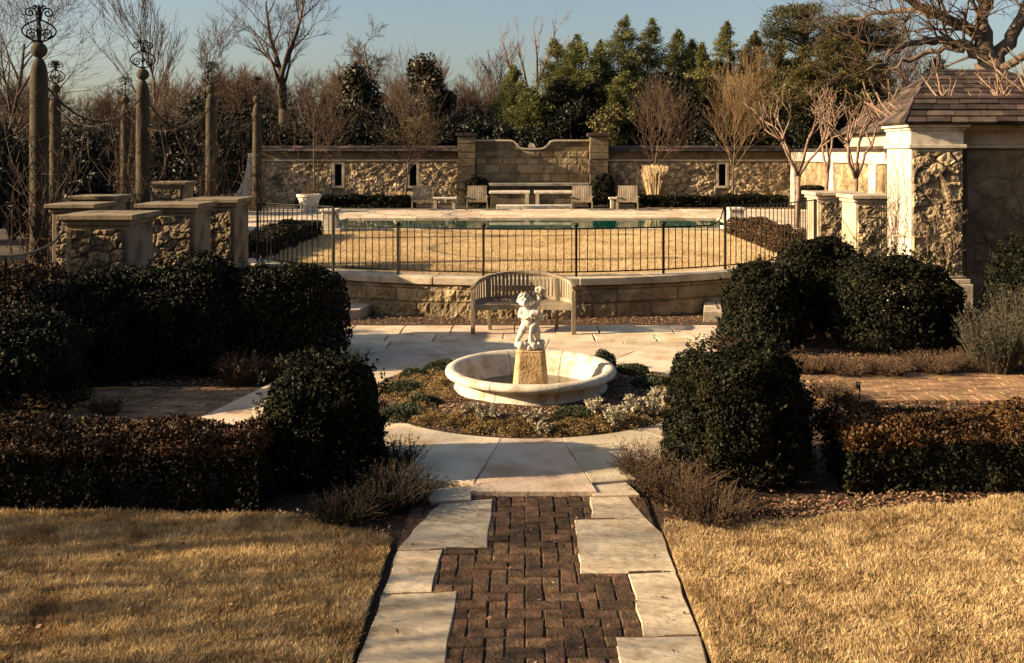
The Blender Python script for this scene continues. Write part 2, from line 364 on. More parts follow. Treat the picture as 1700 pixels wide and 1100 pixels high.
# --- foreground path: brick field with stone slabs laid into it
b = MB(); b.box(-.9, .98, 2.6, 7.84, -.05, .013); b.build('path_bed', SOIL, kind='structure')
b = MB(); L_, W_ = .226, .113; g = .008
def paver(x0, x1, y0, y1, z, ch=.008):
    dz = rnd.uniform(-.006, .005); j = lambda: rnd.uniform(-.006, .006)
    q = [(x0 + g / 2 + j(), y0 + g / 2 + j()), (x1 - g / 2 + j(), y0 + g / 2 + j()), (x1 - g / 2 + j(), y1 - g / 2 + j()), (x0 + g / 2 + j(), y1 - g / 2 + j())]
    b.prism(q, z - .04, z + dz, ch)
def herring(x0, x1, y0, y1, z):                      # 90-degree herringbone
    for r in range(-2, int((y1 - y0) / W_) + 3):
        for c in range(-2, int((x1 - x0) / W_) + 3):
            q = (c - r) % 4; X = x0 + c * W_; Y = y0 + r * W_
            if q not in (0, 3): continue
            xa, xb, ya_, yb_ = max(X, x0), min(X + (L_ if q == 0 else W_), x1), max(Y, y0), min(Y + (W_ if q == 0 else L_), y1)
            if xb - xa > .035 and yb_ - ya_ > .035: paver(xa, xb, ya_, yb_, z)
herring(-.9, .97, 2.7, 7.80, .022)
b.build('brick_path', BRICK, kind='structure')
b = MB()
def slab_px(pts, z, th=.05, ch=.008): b.prism(ragged([at(x, y, z)[:2] for x, y in pts]), z - th, z, ch)
for pts in ([(737, 831), (818, 828), (809, 907), (660, 911), (664, 904), (690, 875), (718, 846)],
            [(659.5, 913), (734, 911), (719, 980), (636, 983)],
            [(634, 986), (760, 981), (737, 1108), (590, 1108)],
            [(978, 824), (1042, 822), (1071, 858), (982, 859)],
            [(954, 862), (1073, 859.5), (1100, 884), (1122, 946), (963, 951)],
            [(1044, 951), (1122, 949), (1159, 1050), (1067, 1055)],
            [(1022, 1057), (1160, 1053), (1180, 1112), (1029, 1112)]):
    slab_px(pts, .027)
b.prism([(-.925, 3.6), (-.45, 3.6), (-.45, 5.2), (-.925, 5.2)], -.02, .027, .008)
b.prism([(.45, 3.4), (1.013, 3.4), (1.013, 5.18), (.45, 5.18)], -.02, .027, .008)
b.build('path_slabs', SLAB, kind='structure')

# --- patio: ring of curved slabs round the fountain bed, flagstones behind it
b = MB(); b.prism([(FC[0] + 3.02 * math.cos(a), FC[1] + 3.02 * math.sin(a)) for a in np.linspace(0, 2 * math.pi, 49)[:-1]], -.05, .040)
b.prism([(-4.3, 13.1), (2.8, 13.1), (3.6, 15.32), (-4.3, 15.32)], -.05, .022)
b.build('patio_bed', SOIL, kind='structure')
b = MB()
cuts = [-99, -81]
while cuts[-1] < 255: cuts.append(cuts[-1] + rnd.uniform(24, 33))
cuts = cuts[:-1]; cuts[-1] = 261
for i in range(len(cuts) - 1):
    a0, a1 = R(cuts[i] + .07), R(cuts[i + 1] - .07); ns = 6
    aa = [a0 + (a1 - a0) * t / ns for t in range(ns + 1)]
    ro = 3.06 + rnd.uniform(-.05, .05)
    inner = [(FC[0] + 1.83 * math.cos(a), FC[1] + 1.83 * math.sin(a)) for a in aa]
    if i == 0: outer = [(FC[0] + (3.26 / -math.sin(a)) * math.cos(a), FC[1] - 3.26) for a in aa]
    else: outer = [(FC[0] + ro * math.cos(a), FC[1] + ro * math.sin(a)) for a in aa]
    b.prism(ragged(inner + outer[::-1], .2, .004), .0, .062 + rnd.uniform(-.002, .002), .006)
for pts in ([(700, 812), (784, 806), (782, 828), (716, 833)], [(986, 805), (1040, 800), (1062, 820), (984, 822)]): b.prism([at(x, y, .045)[:2] for x, y in pts], -.01, .045, .006)
b.build('patio_ring', FLAG, kind='structure')
b = MB(); y = 13.05
while y < 15.2:
    h = rnd.uniform(.38, .62); x = -4.2 + rnd.uniform(-.3, 0); y1 = min(y + h, 15.3)
    if 15.3 - y1 < .25: y1 = 15.3
    while x < 2.75 + max(y - 13.3, 0) * .45:
        wd = rnd.uniform(.5, 1.15); sk = 0.0
        if rnd.random() < .22 and y1 - y > .4:
            ym = (y + y1) / 2 + rnd.uniform(-.08, .08)
            b.prism(ragged([(x + .009, y + .009), (x + wd - .009, y + .009), (x + wd - .009, ym - .009), (x + .009, ym - .009)]), 0, .05 + rnd.uniform(-.003, .003), .006)
            b.prism(ragged([(x + .009, ym + .009), (x + wd - .009, ym + .009), (x + wd - .009, y1 - .009), (x + .009, y1 - .009)]), 0, .05 + rnd.uniform(-.003, .003), .006)
        else:
            b.prism(ragged([(x + .009, y + .009), (x + wd - .009, y + .009), (x + wd + sk - .009, y1 - .009), (x + .009 + sk * .3, y1 - .009)]), 0, .05 + rnd.uniform(-.003, .003), .006)
        x += wd + max(sk, 0)
    y = y1
b.build('flagstone_patio', FLAG, kind='structure')

# --- side brick paths
b = MB()
def running(x0, x1, y0, y1, z, skew=0.0):
    r = 0; y = y0
    while y < y1 - .05:
        x = x0 + (r % 2) * .11
        while x < x1 - .2: paver(x, x + .22, y, y + .11, z, .003); x += .22
        y += .11; r += 1
running(-9.0, -2.95, 10.1, 11.45, .02)
running(3.2, 9.5, 10.95, 12.2, .02)
x = 2.9
while x < 9.5: paver(x, x + .11, 10.72, 10.94, .045, .010); x += .113
x = -9.0
while x < -2.95: paver(x, x + .11, 9.87, 10.09, .03, .010); x += .113
b.build('side_brick_path', BRICKL, kind='structure')
b = MB(); b.box(-9.1, -2.9, 9.9, 11.5, -.05, .008); b.box(3.1, 9.6, 10.9, 12.3, -.05, .008); b.build('side_path_bed', SOIL, kind='structure')
b = MB(); b.prism([(-3.42, 9.75), (-2.85, 9.7), (-2.82, 11.5), (-3.0, 11.55)], -.02, .05, .008); b.build('path_edging', FLAG, kind='structure')

# --- fountain bed: low mound of mulch
rr, aa = np.meshgrid(np.linspace(.80, 1.82, 24), np.linspace(0, 2 * np.pi, 73))
zz = .05 + .10 * (1 - (rr / 1.82) ** 2) + .03 * (fbm(rr * np.cos(aa) * 4 + 50, rr * np.sin(aa) * 4 + 50, 3) - .5)
link_mesh('planting_bed', grid_mesh('planting_bed', FC[0] + rr * np.cos(aa), FC[1] + rr * np.sin(aa), zz), MULCH)['kind'] = 'structure'

# --- foreground lawns
def in_lawn_l(x, y): return (x < -.945) & (y < 7.22 - .09 * (x + .9) * .9 + .12 * (vnoise(x * 3 + 90, y * 0 + 3, 5) - .5) - np.clip((x + 1.6) * .45, 0, .3))
def in_lawn_r(x, y): return (x > 1.018) & (y < 7.08 + .20 * (x - 1.0) + .12 * (vnoise(x * 3 + 40, y * 0 + 3, 6) - .5))
def lawn(name, fn, x0, x1, y0, y1, n, seed):
    r = np.random.default_rng(seed)
    x = r.uniform(x0, x1, n); y = r.uniform(y0, y1, n); k = fn(x, y); x, y = x[k], y[k]
    z = np.full(len(x), .035) + .03 * (fbm(x * 2.3 + 30, y * 2.3 + 30, 11) - .5)
    P = np.stack([x, y, z], -1)
    hf = .45 + 1.3 * fbm(x * 7 + 70, y * 7 + 70, 23)
    a = r.uniform(0, 2 * np.pi, len(x)); side = np.stack([np.cos(a), np.sin(a), np.zeros(len(x))], -1)
    h = (.036 * hf * r.uniform(.4, 1.3, len(x)))[:, None]
    ln = np.stack([(vnoise(x * 11 + 9, y * 11 + 9, 31) - .5) * 1.6, (vnoise(x * 11 + 60, y * 11 + 9, 32) - .5) * 1.6], -1)
    tip = np.stack([r.normal(0, .75, len(x)) + 1.5 * ln[:, 0], r.normal(0, .75, len(x)) + 1.5 * ln[:, 1], np.ones(len(x))], -1); tip = unit(tip) * h
    V = np.stack([P - side * .0035, P + side * .0035, P + tip], 1).reshape(-1, 3)
    return tag(link_mesh(name, np_mesh(name, V, 3), STRAW), name.replace('_', ' '), None, None, 'stuff')
o = lawn('lawn_grass', in_lawn_l, -5.6, -.9, 4.4, 8.0, 420000, 1); o['label'] = 'dry tan lawn left of the brick path streaked with shade'; o['category'] = 'lawn'
o = lawn('lawn_grass', in_lawn_r, 1.0, 5.6, 4.4, 8.1, 400000, 2); o['label'] = 'sunlit dry tan lawn right of the brick path'; o['category'] = 'lawn'
b = MB()
b.prism([(-9, -4), (-.945, -4), (-.945, 6.8), (-1.2, 7.05), (-3, 7.3), (-9, 7.8)], -.05, .03)
b.prism([(1.020, -4), (12, -4), (12, 9.2), (1.020, 7.05)], -.05, .03)
b.build('lawn_soil', TURF, kind='structure')

# --- terrace lawn, pool, deck
xs = np.linspace(-5.45, 5.45, 60)
ngon('terrace_lawn', [(x, arcy(x, AR - .48)) for x in xs if arcy(x, AR - .48) < 27] + [(6.0, 20.2), (6.0, 26.70), (-6.0, 26.70), (-6.0, 20.2)][:0] + [(5.45, 26.70), (-5.45, 26.70)], TZ + .012, TURF)
r = np.random.default_rng(5); n = 420000
y = r.uniform(16.5, 26.70, n); y = 16.5 + (y - 16.5) * 1.0; x = r.uniform(-5.4, 5.4, n)
k = (np.hypot(x - AC[0], y - AC[1]) < AR - .50) | (y > AC[1]); x, y = x[k], y[k]
o = link_mesh('terrace_grass', blade_mesh('terrace_grass', np.stack([x, y, np.full(len(x), TZ + .01)], -1), .04, .009, r, .7), STRAWF)
tag(o, 'dry golden lawn inside the fence in front of the pool', 'lawn', None, 'stuff')
b = MB()
PX0, PX1, PY0, PY1 = -5.75, 6.25, 26.9, 31.3
b.box(PX0, PX1, PY0, PY1, TZ - 1.4, TZ + .022); b.build('pool_water', POOLW, kind='structure')
b = MB()
def deckrow(x0, x1, y0, y1, wmin, wmax):
    x = x0
    while x < x1 - .05:
        x2 = min(x + rnd.uniform(wmin, wmax), x1); b.prism([(x + .006, y0 + .006), (x2 - .006, y0 + .006), (x2 - .006, y1 - .006), (x + .006, y1 - .006)], TZ - .12, TZ + .07 + rnd.uniform(-.003, .003), .01); x = x2
deckrow(-5.9, 6.4, 26.72, 26.92, .8, 1.2)
yy = 31.28
for d in (.55, .9, .8, .9, 1.0, .6): deckrow(-13.5, 11.0, yy, yy + d, .7, 1.6); yy += d
for xa, xb in ((-9.5, -5.72), (6.22, 10.5)):
    y_ = 26.74
    while y_ < 31.2: deckrow(xa, xb, y_, min(y_ + .9, 31.28), .7, 1.4); y_ += .9
b.build('pool_deck', FLAG, kind='structure')

# ================================================================== WALLS AND PIERS
def arcmap(u, v, h):                                   # u runs along the arc, v up
    a = u / AR; r_ = AR + h
    return AC[0] + r_ * np.sin(a), AC[1] - r_ * np.cos(a), v
t = thing('retaining_wall', 'low bowed stone retaining wall under the iron fence, behind the bench', 'wall', (0, AC[1] - AR, 0))
ua, ub_ = AR * math.asin(-5.75 / AR), AR * math.asin(6.05 / AR)
stone_panel('stone_face', ua, ub_, -.06, .55, arcmap, .018, .03, 'c', .29, 43, ASHLAR, t, lw=.75, rough=.9, joint=.03)
b = MB()
def arcslab(ua, ub, ri, ro, z0, z1, n):
    V = []; A = np.linspace(ua / AR, ub / AR, n)
    for a in A:
        for r_, z in ((ri, z0), (ro, z0), (ro, z1), (ri, z1)): V.append((AC[0] + r_ * math.sin(a), AC[1] - r_ * math.cos(a), z))
    F_ = [(0, 1, 2, 3), tuple((n - 1) * 4 + k for k in (3, 2, 1, 0))]
    for i in range(n - 1):
        for k in range(4): F_.append((i * 4 + k, (i + 1) * 4 + k, (i + 1) * 4 + (k + 1) % 4, i * 4 + (k + 1) % 4))
    b.add(V, F_)
arcslab(ua, ub_, AR - .35, AR, -.1, .552, 60); b.build('wall_core', ASHLAR, t)
b = MB(); s = ua
while s < ub_ - .05:
    e = min(s + rnd.uniform(.9, 1.3), ub_); arcslab(s + .004, e - .004, AR - .42, AR + .075 + rnd.uniform(-.006, .006),   .555, .68 + rnd.uniform(-.002, .002), 6); s = e
b.build('coping', LIME, t, bevel=.014)
b = MB(); b.box(-30, -5.78, 17.7, 17.95, 0, .62); tag(b.build('retaining_wall', ASHLAR, bevel=.02), 'low stone wall in deep shade left of the stone piers', 'wall')

def pier(label, x0, x1, y0, y1, z0, zt, seed, lit_left=False, group=None, mfront=None, ms=None):
    mfront = mfront or (RUBBLE if lit_left else SHADERUB)
    ms = ms or (LIME if lit_left else SHADELIME)
    t = thing('stone_pier', label, 'pier', ((x0 + x1) / 2, y0, z0), group)
    b = MB(); b.box(x0, x1, y0, y1, z0, zt - .15); b.build('shaft', ms, t, bevel=.015)
    q = .07 if not lit_left else .03
    def fm(u, v, h): return u, y0 - h, v
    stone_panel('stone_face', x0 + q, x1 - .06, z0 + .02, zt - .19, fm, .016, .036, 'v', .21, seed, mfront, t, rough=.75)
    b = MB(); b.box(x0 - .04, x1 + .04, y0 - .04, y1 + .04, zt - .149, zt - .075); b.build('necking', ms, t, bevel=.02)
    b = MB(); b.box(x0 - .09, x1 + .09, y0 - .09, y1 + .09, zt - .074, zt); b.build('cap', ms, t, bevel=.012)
    return t
G1 = 'square stone piers at the terrace edge'
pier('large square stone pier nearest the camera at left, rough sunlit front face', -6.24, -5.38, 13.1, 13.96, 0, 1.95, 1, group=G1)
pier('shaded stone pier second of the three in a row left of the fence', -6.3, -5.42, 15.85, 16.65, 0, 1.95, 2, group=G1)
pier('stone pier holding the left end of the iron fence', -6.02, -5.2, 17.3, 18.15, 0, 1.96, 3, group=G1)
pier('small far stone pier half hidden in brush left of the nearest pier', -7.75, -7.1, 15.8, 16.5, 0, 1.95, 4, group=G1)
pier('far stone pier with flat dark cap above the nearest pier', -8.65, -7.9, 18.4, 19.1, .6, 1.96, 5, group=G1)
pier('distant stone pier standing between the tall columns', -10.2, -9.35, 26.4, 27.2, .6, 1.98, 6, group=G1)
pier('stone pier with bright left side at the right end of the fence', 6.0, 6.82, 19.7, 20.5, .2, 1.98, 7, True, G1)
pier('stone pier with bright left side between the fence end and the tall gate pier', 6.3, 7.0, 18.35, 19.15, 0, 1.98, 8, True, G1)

# stone steps at either end of the retaining wall
for lab, pts in (('pale stone step at the left end of the retaining wall', [(-4.4, 15.75), (-2.75, 16.1), (-2.65, 16.75), (-4.4, 16.9)]),
                 ('pale stone step at the right end of the retaining wall beside the bushes', [(2.95, 15.9), (4.6, 15.8), (4.6, 17.3), (3.15, 16.9)])):
    b = MB(); b.prism(pts, -.02, .17, .01); tag(b.build('stone_step', LIME, bevel=.01), lab, 'step', 'stone steps by the retaining wall')
b = MB(); b.box(-6.75, -6.3, 12.6, 13.0, -.02, .16); tag(b.build('stone_step', LIME, bevel=.012), 'small stone step between dark bushes at the far left', 'step', 'stone steps by the retaining wall')

# ---- tall gate pier with slate roof and the wall running right of it
GX0, GX1, GY0, GY1 = 6.41, 7.27, 16.0, 17.05
t = thing('gate_pier', 'tall limestone gate pier with slate hip roof at right, left side in full sun', 'gate pier', ((GX0 + GX1) / 2, GY0, 0))
b = MB(); b.box(GX0, GX1, GY0, GY1, 0, 2.86); b.build('shaft', LIMEP, t, bevel=.012)
stone_panel('stone_face', GX0 + .02, GX1 - .01, .74, 2.82, lambda u, v, h: (u, GY0 - h, v), .016, .038, 'v', .27, 77, RUBBLE, t, rough=.85)
b = MB(); b.box(GX0 - .10, GX1 + .12, GY0 - .14, GY1 + .02, 0, .62); b.box(GX0 - .07, GX1 + .09, GY0 - .11, GY1 + .02, .62, .70); b.box(GX0 - .035, GX1 + .04, GY0 - .075, GY1 + .02, .70, .745)
b.build('base', LIME, t, bevel=.014)
b = MB(); b.box(GX0 - .05, GX1 + .05, GY0 - .06, GY1 + .03, 2.861, 2.925); b.box(GX0 - .012, GX1 + .012, GY0 - .02, GY1 + .02, 2.925, 3.16)
b.box(GX0 - .04, GX1 + .04, GY0 - .05, GY1 + .03, 3.16, 3.21); b.box(GX0 - .09, GX1 + .09, GY0 - .10, GY1 + .04, 3.21, 3.262)
b.build('cornice', LIMEP, t, bevel=.01)
def slate_roof(faces, m, parent, name='roof', row=.22, wid=.32, th=.022, seed=1):
    """each face: eave start, eave end, ridge end, ridge start (world points); courses of separate lapped slates"""
    q = random.Random(seed); b = MB()
    for A, B, C_, D_ in faces:
        A, B, C_, D_ = map(Vector, (A, B, C_, D_)); sl = ((C_ + D_) / 2 - (A + B) / 2).length; n = max(2, int(sl / row))
        nrm = (B - A).cross(D_ - A); nrm = (nrm if nrm.length > 1e-6 else (B - A).cross(C_ - A)).normalized()
        if nrm.z < 0: nrm = -nrm
        for i in range(n):
            t0, t1 = i / n, min((i + 1.12) / n, 1)
            p0, p1 = A.lerp(D_, t0), B.lerp(C_, t0); r0, r1 = A.lerp(D_, t1), B.lerp(C_, t1)
            ln = (p1 - p0).length; s = -wid * q.random()
            while s < ln:
                e = s + wid * q.uniform(.75, 1.3); a0 = max(s, 0) / max(ln, 1e-6); a1 = min(e, ln) / max(ln, 1e-6); s = e
                if a1 - a0 < 1e-3: continue
                gap = .006 / max(ln, .1); tt = th * q.uniform(.8, 1.2)
                pts = [p0.lerp(p1, a0 + gap), p0.lerp(p1, a1 - gap), r0.lerp(r1, a1 - gap), r0.lerp(r1, a0 + gap)]
                up = [pts[0] + nrm * tt * 2, pts[1] + nrm * tt * 2, pts[2] + nrm * tt * .7, pts[3] + nrm * tt * .7]
                dn = [p - nrm * .004 for p in pts]
                b.add([tuple(v) for v in dn + up], [(3, 2, 1, 0), (4, 5, 6, 7), (0, 1, 5, 4), (1, 2, 6, 5), (2, 3, 7, 6), (3, 0, 4, 7)])
        b.add([tuple(A - nrm * .01), tuple(B - nrm * .01), tuple(C_ - nrm * .01), tuple(D_ - nrm * .01)], [(0, 1, 2, 3)])
    return b.build(name, m, parent)
e0, e1, ez, rz_ = GX0 - .13, 13.2, 3.268, 3.70
ya, yb, yr = GY0 - .15, GY1 + .08, (GY0 + GY1) / 2 - .03
slate_roof([((e0, ya, ez), (e1, ya, ez), (e1, yr, rz_), (e0 + .40, yr, rz_)), ((e1, yb, ez), (e0, yb, ez), (e0 + .40, yr, rz_), (e1, yr, rz_)),
            ((e0, yb, ez), (e0, ya, ez), (e0 + .40, yr, rz_), (e0 + .40, yr, rz_))], SLATE, t, row=.2, wid=.38, seed=3)
b = MB(); b.tube([(e0 + .36, yr, rz_ + .02), (e1, yr, rz_ + .02)], .045, 8); b.build('ridge', SLATE, t)
t = thing('garden_wall', 'vine covered stone wall in shade at the right edge, joined to the gate pier', 'wall', (10, GY0 + .3, 0))
b = MB(); b.box(GX1 + .002, 13, GY0 + .26, GY1 - .1, 0, 2.86); b.build('wall_core', ASHLAR, t)
stone_panel('stone_face', GX1 + .16, 12.6, .05, 2.84, lambda u, v, h: (u, GY0 + .26 - h, v), .025, .016, 'v', .42, 78, GATEW, t, rough=.9)
b = MB(); b.box(GX1 + .052, 13, GY0 + .20, GY1 - .05, 2.864, 2.92); b.box(GX1 + .014, 13, GY0 + .24, GY1 - .08, 2.92, 3.16); b.box(GX1 + .092, 13, GY0 + .1, GY1, 3.16, 3.255)
b.build('cornice', LIME, t, bevel=.01)
def vine(name, label, n, x0, x1, z0, z1, yf, seed, r0=.009):
    q = random.Random(seed); b = MB()
    for i in range(n):
        x = q.uniform(x0, x1); z = z0 + q.random() ** 2 * (z1 - z0) * .5; a = q.uniform(.2, 1.3) if q.random() < .6 else q.uniform(1.6, 2.9); pts = []; L = q.randint(14, 34)
        for k in range(L):
            pts.append((x, yf - .015 - q.uniform(0, .05), z)); a += q.gauss(0, .22); x += .075 * math.cos(a); z += .075 * math.sin(a)
            if z > z1 or z < z0 - .2 or x < x0 - .05 or x > x1 + .1: break
        if len(pts) > 3: b.tube(pts, [r0 * (1 - .8 * k / len(pts)) for k in range(len(pts))], 4)
    return tag(b.build(name, CRAPE if r0 > .0095 else TWIG), label, 'vine', 'bare vines climbing the stonework')
vine('bare_vine', 'bare brown vine stems spread over the shaded wall at the far right', 150, GX1 + .2, 11.5, .3, 2.8, GY0 + .22, 5)
vine('bare_vine', 'pale bare vine curling across the tall gate pier', 22, GX0 + .1, GX1 - .05, .8, 2.75, GY0 - .08, 6, .010)
b = MB(); q = random.Random(9)
for i in range(40):
    y, z = q.uniform(GY0 + .1, GY1 - .05), q.uniform(.9, 1.6); a = q.uniform(.8, 2.4); pts = []
    for k in range(20):
        pts.append((GX0 - .015 - q.uniform(0, .02), y, z)); a += q.gauss(0, .3); y += .08 * math.cos(a); z += .08 * math.sin(a)
        if z > 2.8 or y < GY0 + .02 or y > GY1: break
    if len(pts) > 3: b.tube(pts, [.006 * (1 - .7 * k / len(pts)) for k in range(len(pts))], 4)
tag(b.build('bare_vine', TWIG), 'fine vine twigs on the bright left side of the tall gate pier', 'vine', 'bare vines climbing the stonework')

# ---- long wall behind the pool
BW = 41.0
def wall_run(label, x0, x1, slits):
    t = thing('garden_wall', label, 'wall', ((x0 + x1) / 2, BW, TZ))
    xs = sorted([x0] + [s + d for s in slits for d in (-.15, .15)] + [x1]); zt0, zt1 = 1.36, 2.28
    b = MB()
    for i in range(0, len(xs) - 1):
        if i % 2 == 0: b.box(xs[i], xs[i + 1], BW, BW + .45, TZ - .1, 2.40)
        else: b.box(xs[i], xs[i + 1], BW, BW + .45, TZ - .1, zt0); b.box(xs[i], xs[i + 1], BW, BW + .45, zt1, 2.40)
    b.build('wall_core', WALLST, t)
    fm = lambda u, v, h: (u, BW - h, v)
    for i in range(0, len(xs) - 1, 2):
        stone_panel('stone_face', xs[i] + (.12 if i else 0), xs[i + 1] - (.12 if i < len(xs) - 2 else 0), TZ, 2.37, fm, .033, .055, 'v', .25, 100 + i + int(x0), WALLST, t, rough=.85)
    for s in slits:
        b = MB(); b.box(s - .27, s - .15, BW - .05, BW + .3, zt0 - .1, zt1 + .1); b.box(s + .15, s + .27, BW - .05, BW + .3, zt0 - .1, zt1 + .1)
        b.box(s - .15, s + .15, BW - .05, BW + .3, zt1, zt1 + .1); b.box(s - .15, s + .15, BW - .055, BW + .3, zt0 - .1, zt0)
        f = b.build('window', LIME, t, bevel=.01)
        b = MB(); b.box(s - .15, s + .15, BW + .25, BW + .28, zt0, zt1); b.build('pane', DARKIN, f)
    b = MB(); b.box(x0, x1, BW - .09, BW + .5, 2.402, 2.49); b.build('string_course', LIME, t, bevel=.015)
    b = MB(); b.box(x0, x1, BW - .02, BW + .46, 2.49, 2.80); b.build('frieze', ASHLAR, t)
    slate_roof([((x0, BW - .22, 2.80), (x1, BW - .22, 2.80), (x1, BW + .24, 3.05), (x0, BW + .24, 3.05)), ((x1, BW + .7, 2.80), (x0, BW + .7, 2.80), (x0, BW + .24, 3.05), (x1, BW + .24, 3.05))], SLATE, t, 'slate_coping', .22, .4, .03, 8)
    return t
sx = lambda px: (px - HX) * BW / FPX
wall_run('left run of the rubble stone wall behind the pool with two slit windows', -11.3, sx(760), [sx(562), sx(686)])
wall_run('right run of the rubble stone wall behind the pool with one slit window', sx(1010), 11.3, [sx(1199)])
# flared end buttress at the far left of the wall
b = MB(); pr = [(-11.25, TZ), (-12.6, TZ), (-12.35, .9), (-12.08, 1.25), (-11.88, 1.7), (-11.76, 2.2), (-11.7, 2.75), (-11.25, 2.75)]
b.add([(x, BW - .25, z) for x, z in pr] + [(x, BW + .4, z) for x, z in pr], [tuple(range(8)), tuple(range(15, 7, -1))] + [(i, i + 8, (i + 1) % 8 + 8, (i + 1) % 8) for i in range(8)])
tag(b.build('buttress', LIMEP, bevel=.02), 'pale flared stone buttress ending the wall at its left', 'buttress')
# wall fountain centrepiece
PD = 40.4; px_ = lambda p, d=PD: (p - HX) * d / FPX
t = thing('wall_fountain', 'stepped stone wall fountain with scooped top between two block piers', 'wall fountain', (0, PD, TZ))
for xa, xb in ((760, 789), (979, 1010)):
    b = MB(); z = TZ
    while z < 3.45:
        h = min(rnd.uniform(.26, .36), 3.46 - z); k = rnd.uniform(-.03, .03)
        b.box(px_(xa) + k, px_(xb) + k * .5, PD - rnd.uniform(0, .05), PD + .8, z + .012, z + h - .004); z += h
    f = b.build('pier', RUBBLE, t, bevel=.05)
    b = MB(); b.box(px_(xa) + .05, px_(xb) - .05, PD + .05, PD + .78, TZ, 3.46); b.build('core', RUBBLE, f)
    b = MB(); b.box(px_(xa) - .08, px_(xb) + .08, PD - .1, PD + .9, 3.462, 3.60); b.build('cap', SLATE, f, bevel=.02)
WX0, WX1, WY = px_(789), px_(979), PD + .62
top = [(WX0, 3.26), (px_(846), 3.26), (px_(853), 3.22), (px_(857), 3.08), (px_(863), 2.94), (px_(873), 2.9), (px_(894), 2.9), (px_(904), 2.94), (px_(911), 3.08), (px_(915), 3.22), (px_(922), 3.26), (WX1, 3.26)]
b = MB(); n = len(top)
b.add([(x, WY + .03, z) for x, z in top] + [(WX1, WY + .03, TZ), (WX0, WY + .03, TZ)] + [(x, WY + .4, z) for x, z in top] + [(WX1, WY + .4, TZ), (WX0, WY + .4, TZ)],
      [tuple(range(n + 1, -1, -1)), tuple(range(n + 2, 2 * n + 4))] + [(i, (i + 1) % (n + 2), (i + 1) % (n + 2) + n + 2, i + n + 2) for i in range(n + 2)])
b.build('back_wall', ASHLAR, t)
stone_panel('stone_face', WX0, WX1, 1.5, 2.86, lambda u, v, h: (u, WY + .03 - h, v), .03, .035, 'c', .33, 55, ASHLAR, t, lw=.9, rough=.5, joint=.06)
b = MB(); prev = None
for x, z in top: 
    if prev: b.obox((prev[0], WY + .2, prev[1] + .035), (x, WY + .2, z + .035), .52, .075)
    prev = (x, z)
b.build('coping', LIME, t)
b = MB(); b.ball((px_(883), WY + .2, 3.03), .12, 12, .8)
for k in range(-3, 4): b.obox((px_(883), WY + .12, 2.94), (px_(883) + .17 * math.sin(k * .42), WY + .1, 2.96 + .22 * math.cos(k * .42)), .05, .05)
b.build('shell', LIMEP, t, bevel=.01)
b = MB(); b.box(WX0 + .03, WX1 - .03, WY - .75, WY - .04, 1.36, 1.5); b.build('ledge', LIME, t, bevel=.03)
b = MB(); b.box(WX0 + .05, WX1 - .05, WY - .6, WY - .05, TZ, 1.355); b.build('ledge_base', ASHLAR, t)
BD = 37.6
for xa, xb in ((812, 880), (887, 956)):
    a, c = (xa - HX) * BD / FPX, (xb - HX) * BD / FPX
    b = MB(); b.box(a + .04, c - .04, BD + .05, BD + .9, TZ, 1.17); f = b.build('basin_wall', RUBBLE, t)
    b = MB(); b.box(a, c, BD - .03, BD + .95, 1.172, 1.27); b.build('basin_coping', LIMEP, f, bevel=.015)
    e = c - .12 if xa < 850 else a + .12
    b = MB(); b.box(e - .07, e + .07, BD - .04, BD + .05, TZ, 1.17); b.build('pilaster', LIME, f)
b = MB(); b.box((824 - HX) * 36.8 / FPX, (950 - HX) * 36.8 / FPX, 36.5, 37.3, TZ, TZ + .17); b.build('front_step', LIMEP, t, bevel=.02)
# low slab tables beside the chairs
for lab, xa, xb in (('low stone slab table between the two left lounge chairs', 717, 758), ('low stone slab table behind the far right lounge chair', 1012, 1030)):
    d = 37.4; a, c = (xa - HX) * d / FPX, (xb - HX) * d / FPX
    tt = thing('side_table', lab, 'table', ((a + c) / 2, d, TZ))
    b = MB(); b.box(a, c, d, d + .5, TZ + .36, TZ + .43); b.build('tabletop', LIMEP, tt, bevel=.01)
    for x in (a + .12, c - .12): b = MB(); b.box(x - .06, x + .06, d + .05, d + .45, TZ, TZ + .358); b.build('leg', LIME, tt)

# ---- garden side wall and pavilion at right
t = thing('garden_wall', 'sunlit side wall with pilasters behind the crape myrtles at right', 'wall', (11.3, 36, TZ))
b = MB(); b.box(11.3, 11.8, 29.8, 41.6, TZ, 2.42); b.build('wall_core', RUBBLE, t)
stone_panel('stone_face', 30.2, 40.7, TZ, 2.4, lambda u, v, h: (11.3 - h, u, v), .04, .06, 'v', .34, 140, ASHLAR, t, rough=.5)
b = MB(); b.box(11.2, 11.9, 29.7, 41.6, 2.42, 2.52); b.build('string_course', LIMEP, t, bevel=.015)
b = MB(); b.box(11.28, 11.82, 29.8, 41.6, 2.52, 2.84); b.build('frieze', LIMEP, t)
b = MB(); b.box(11.12, 12.0, 29.6, 41.7, 2.842, 2.93); b.build('coping', SLATE, t, bevel=.01)
for y in (40.2, 35.2, 31.0): b = MB(); b.box(11.16, 11.35, y - .3, y + .3, TZ, 2.41); b.build('pilaster', LIMEP, t, bevel=.01)
t = thing('pavilion', 'stone pavilion with large brown slate hip roof behind the gate pier', 'pavilion', (16, 35, TZ))
b = MB(); b.box(12.6, 21.5, 31.9, 37.6, TZ, 3.0); b.build('wall', ASHLAR, t)
b = MB(); b.box(12.5, 21.6, 31.8, 37.7, 3.0, 3.45); b.build('entablature', LIME, t, bevel=.02)
q0 = (12.2, 31.5, 3.46); q1 = (21.9, 31.5, 3.46); q2 = (21.9, 38, 3.46); q3 = (12.2, 38, 3.46); r0 = (14.65, 34.75, 5.7); r1 = (17.4, 34.75, 5.7)
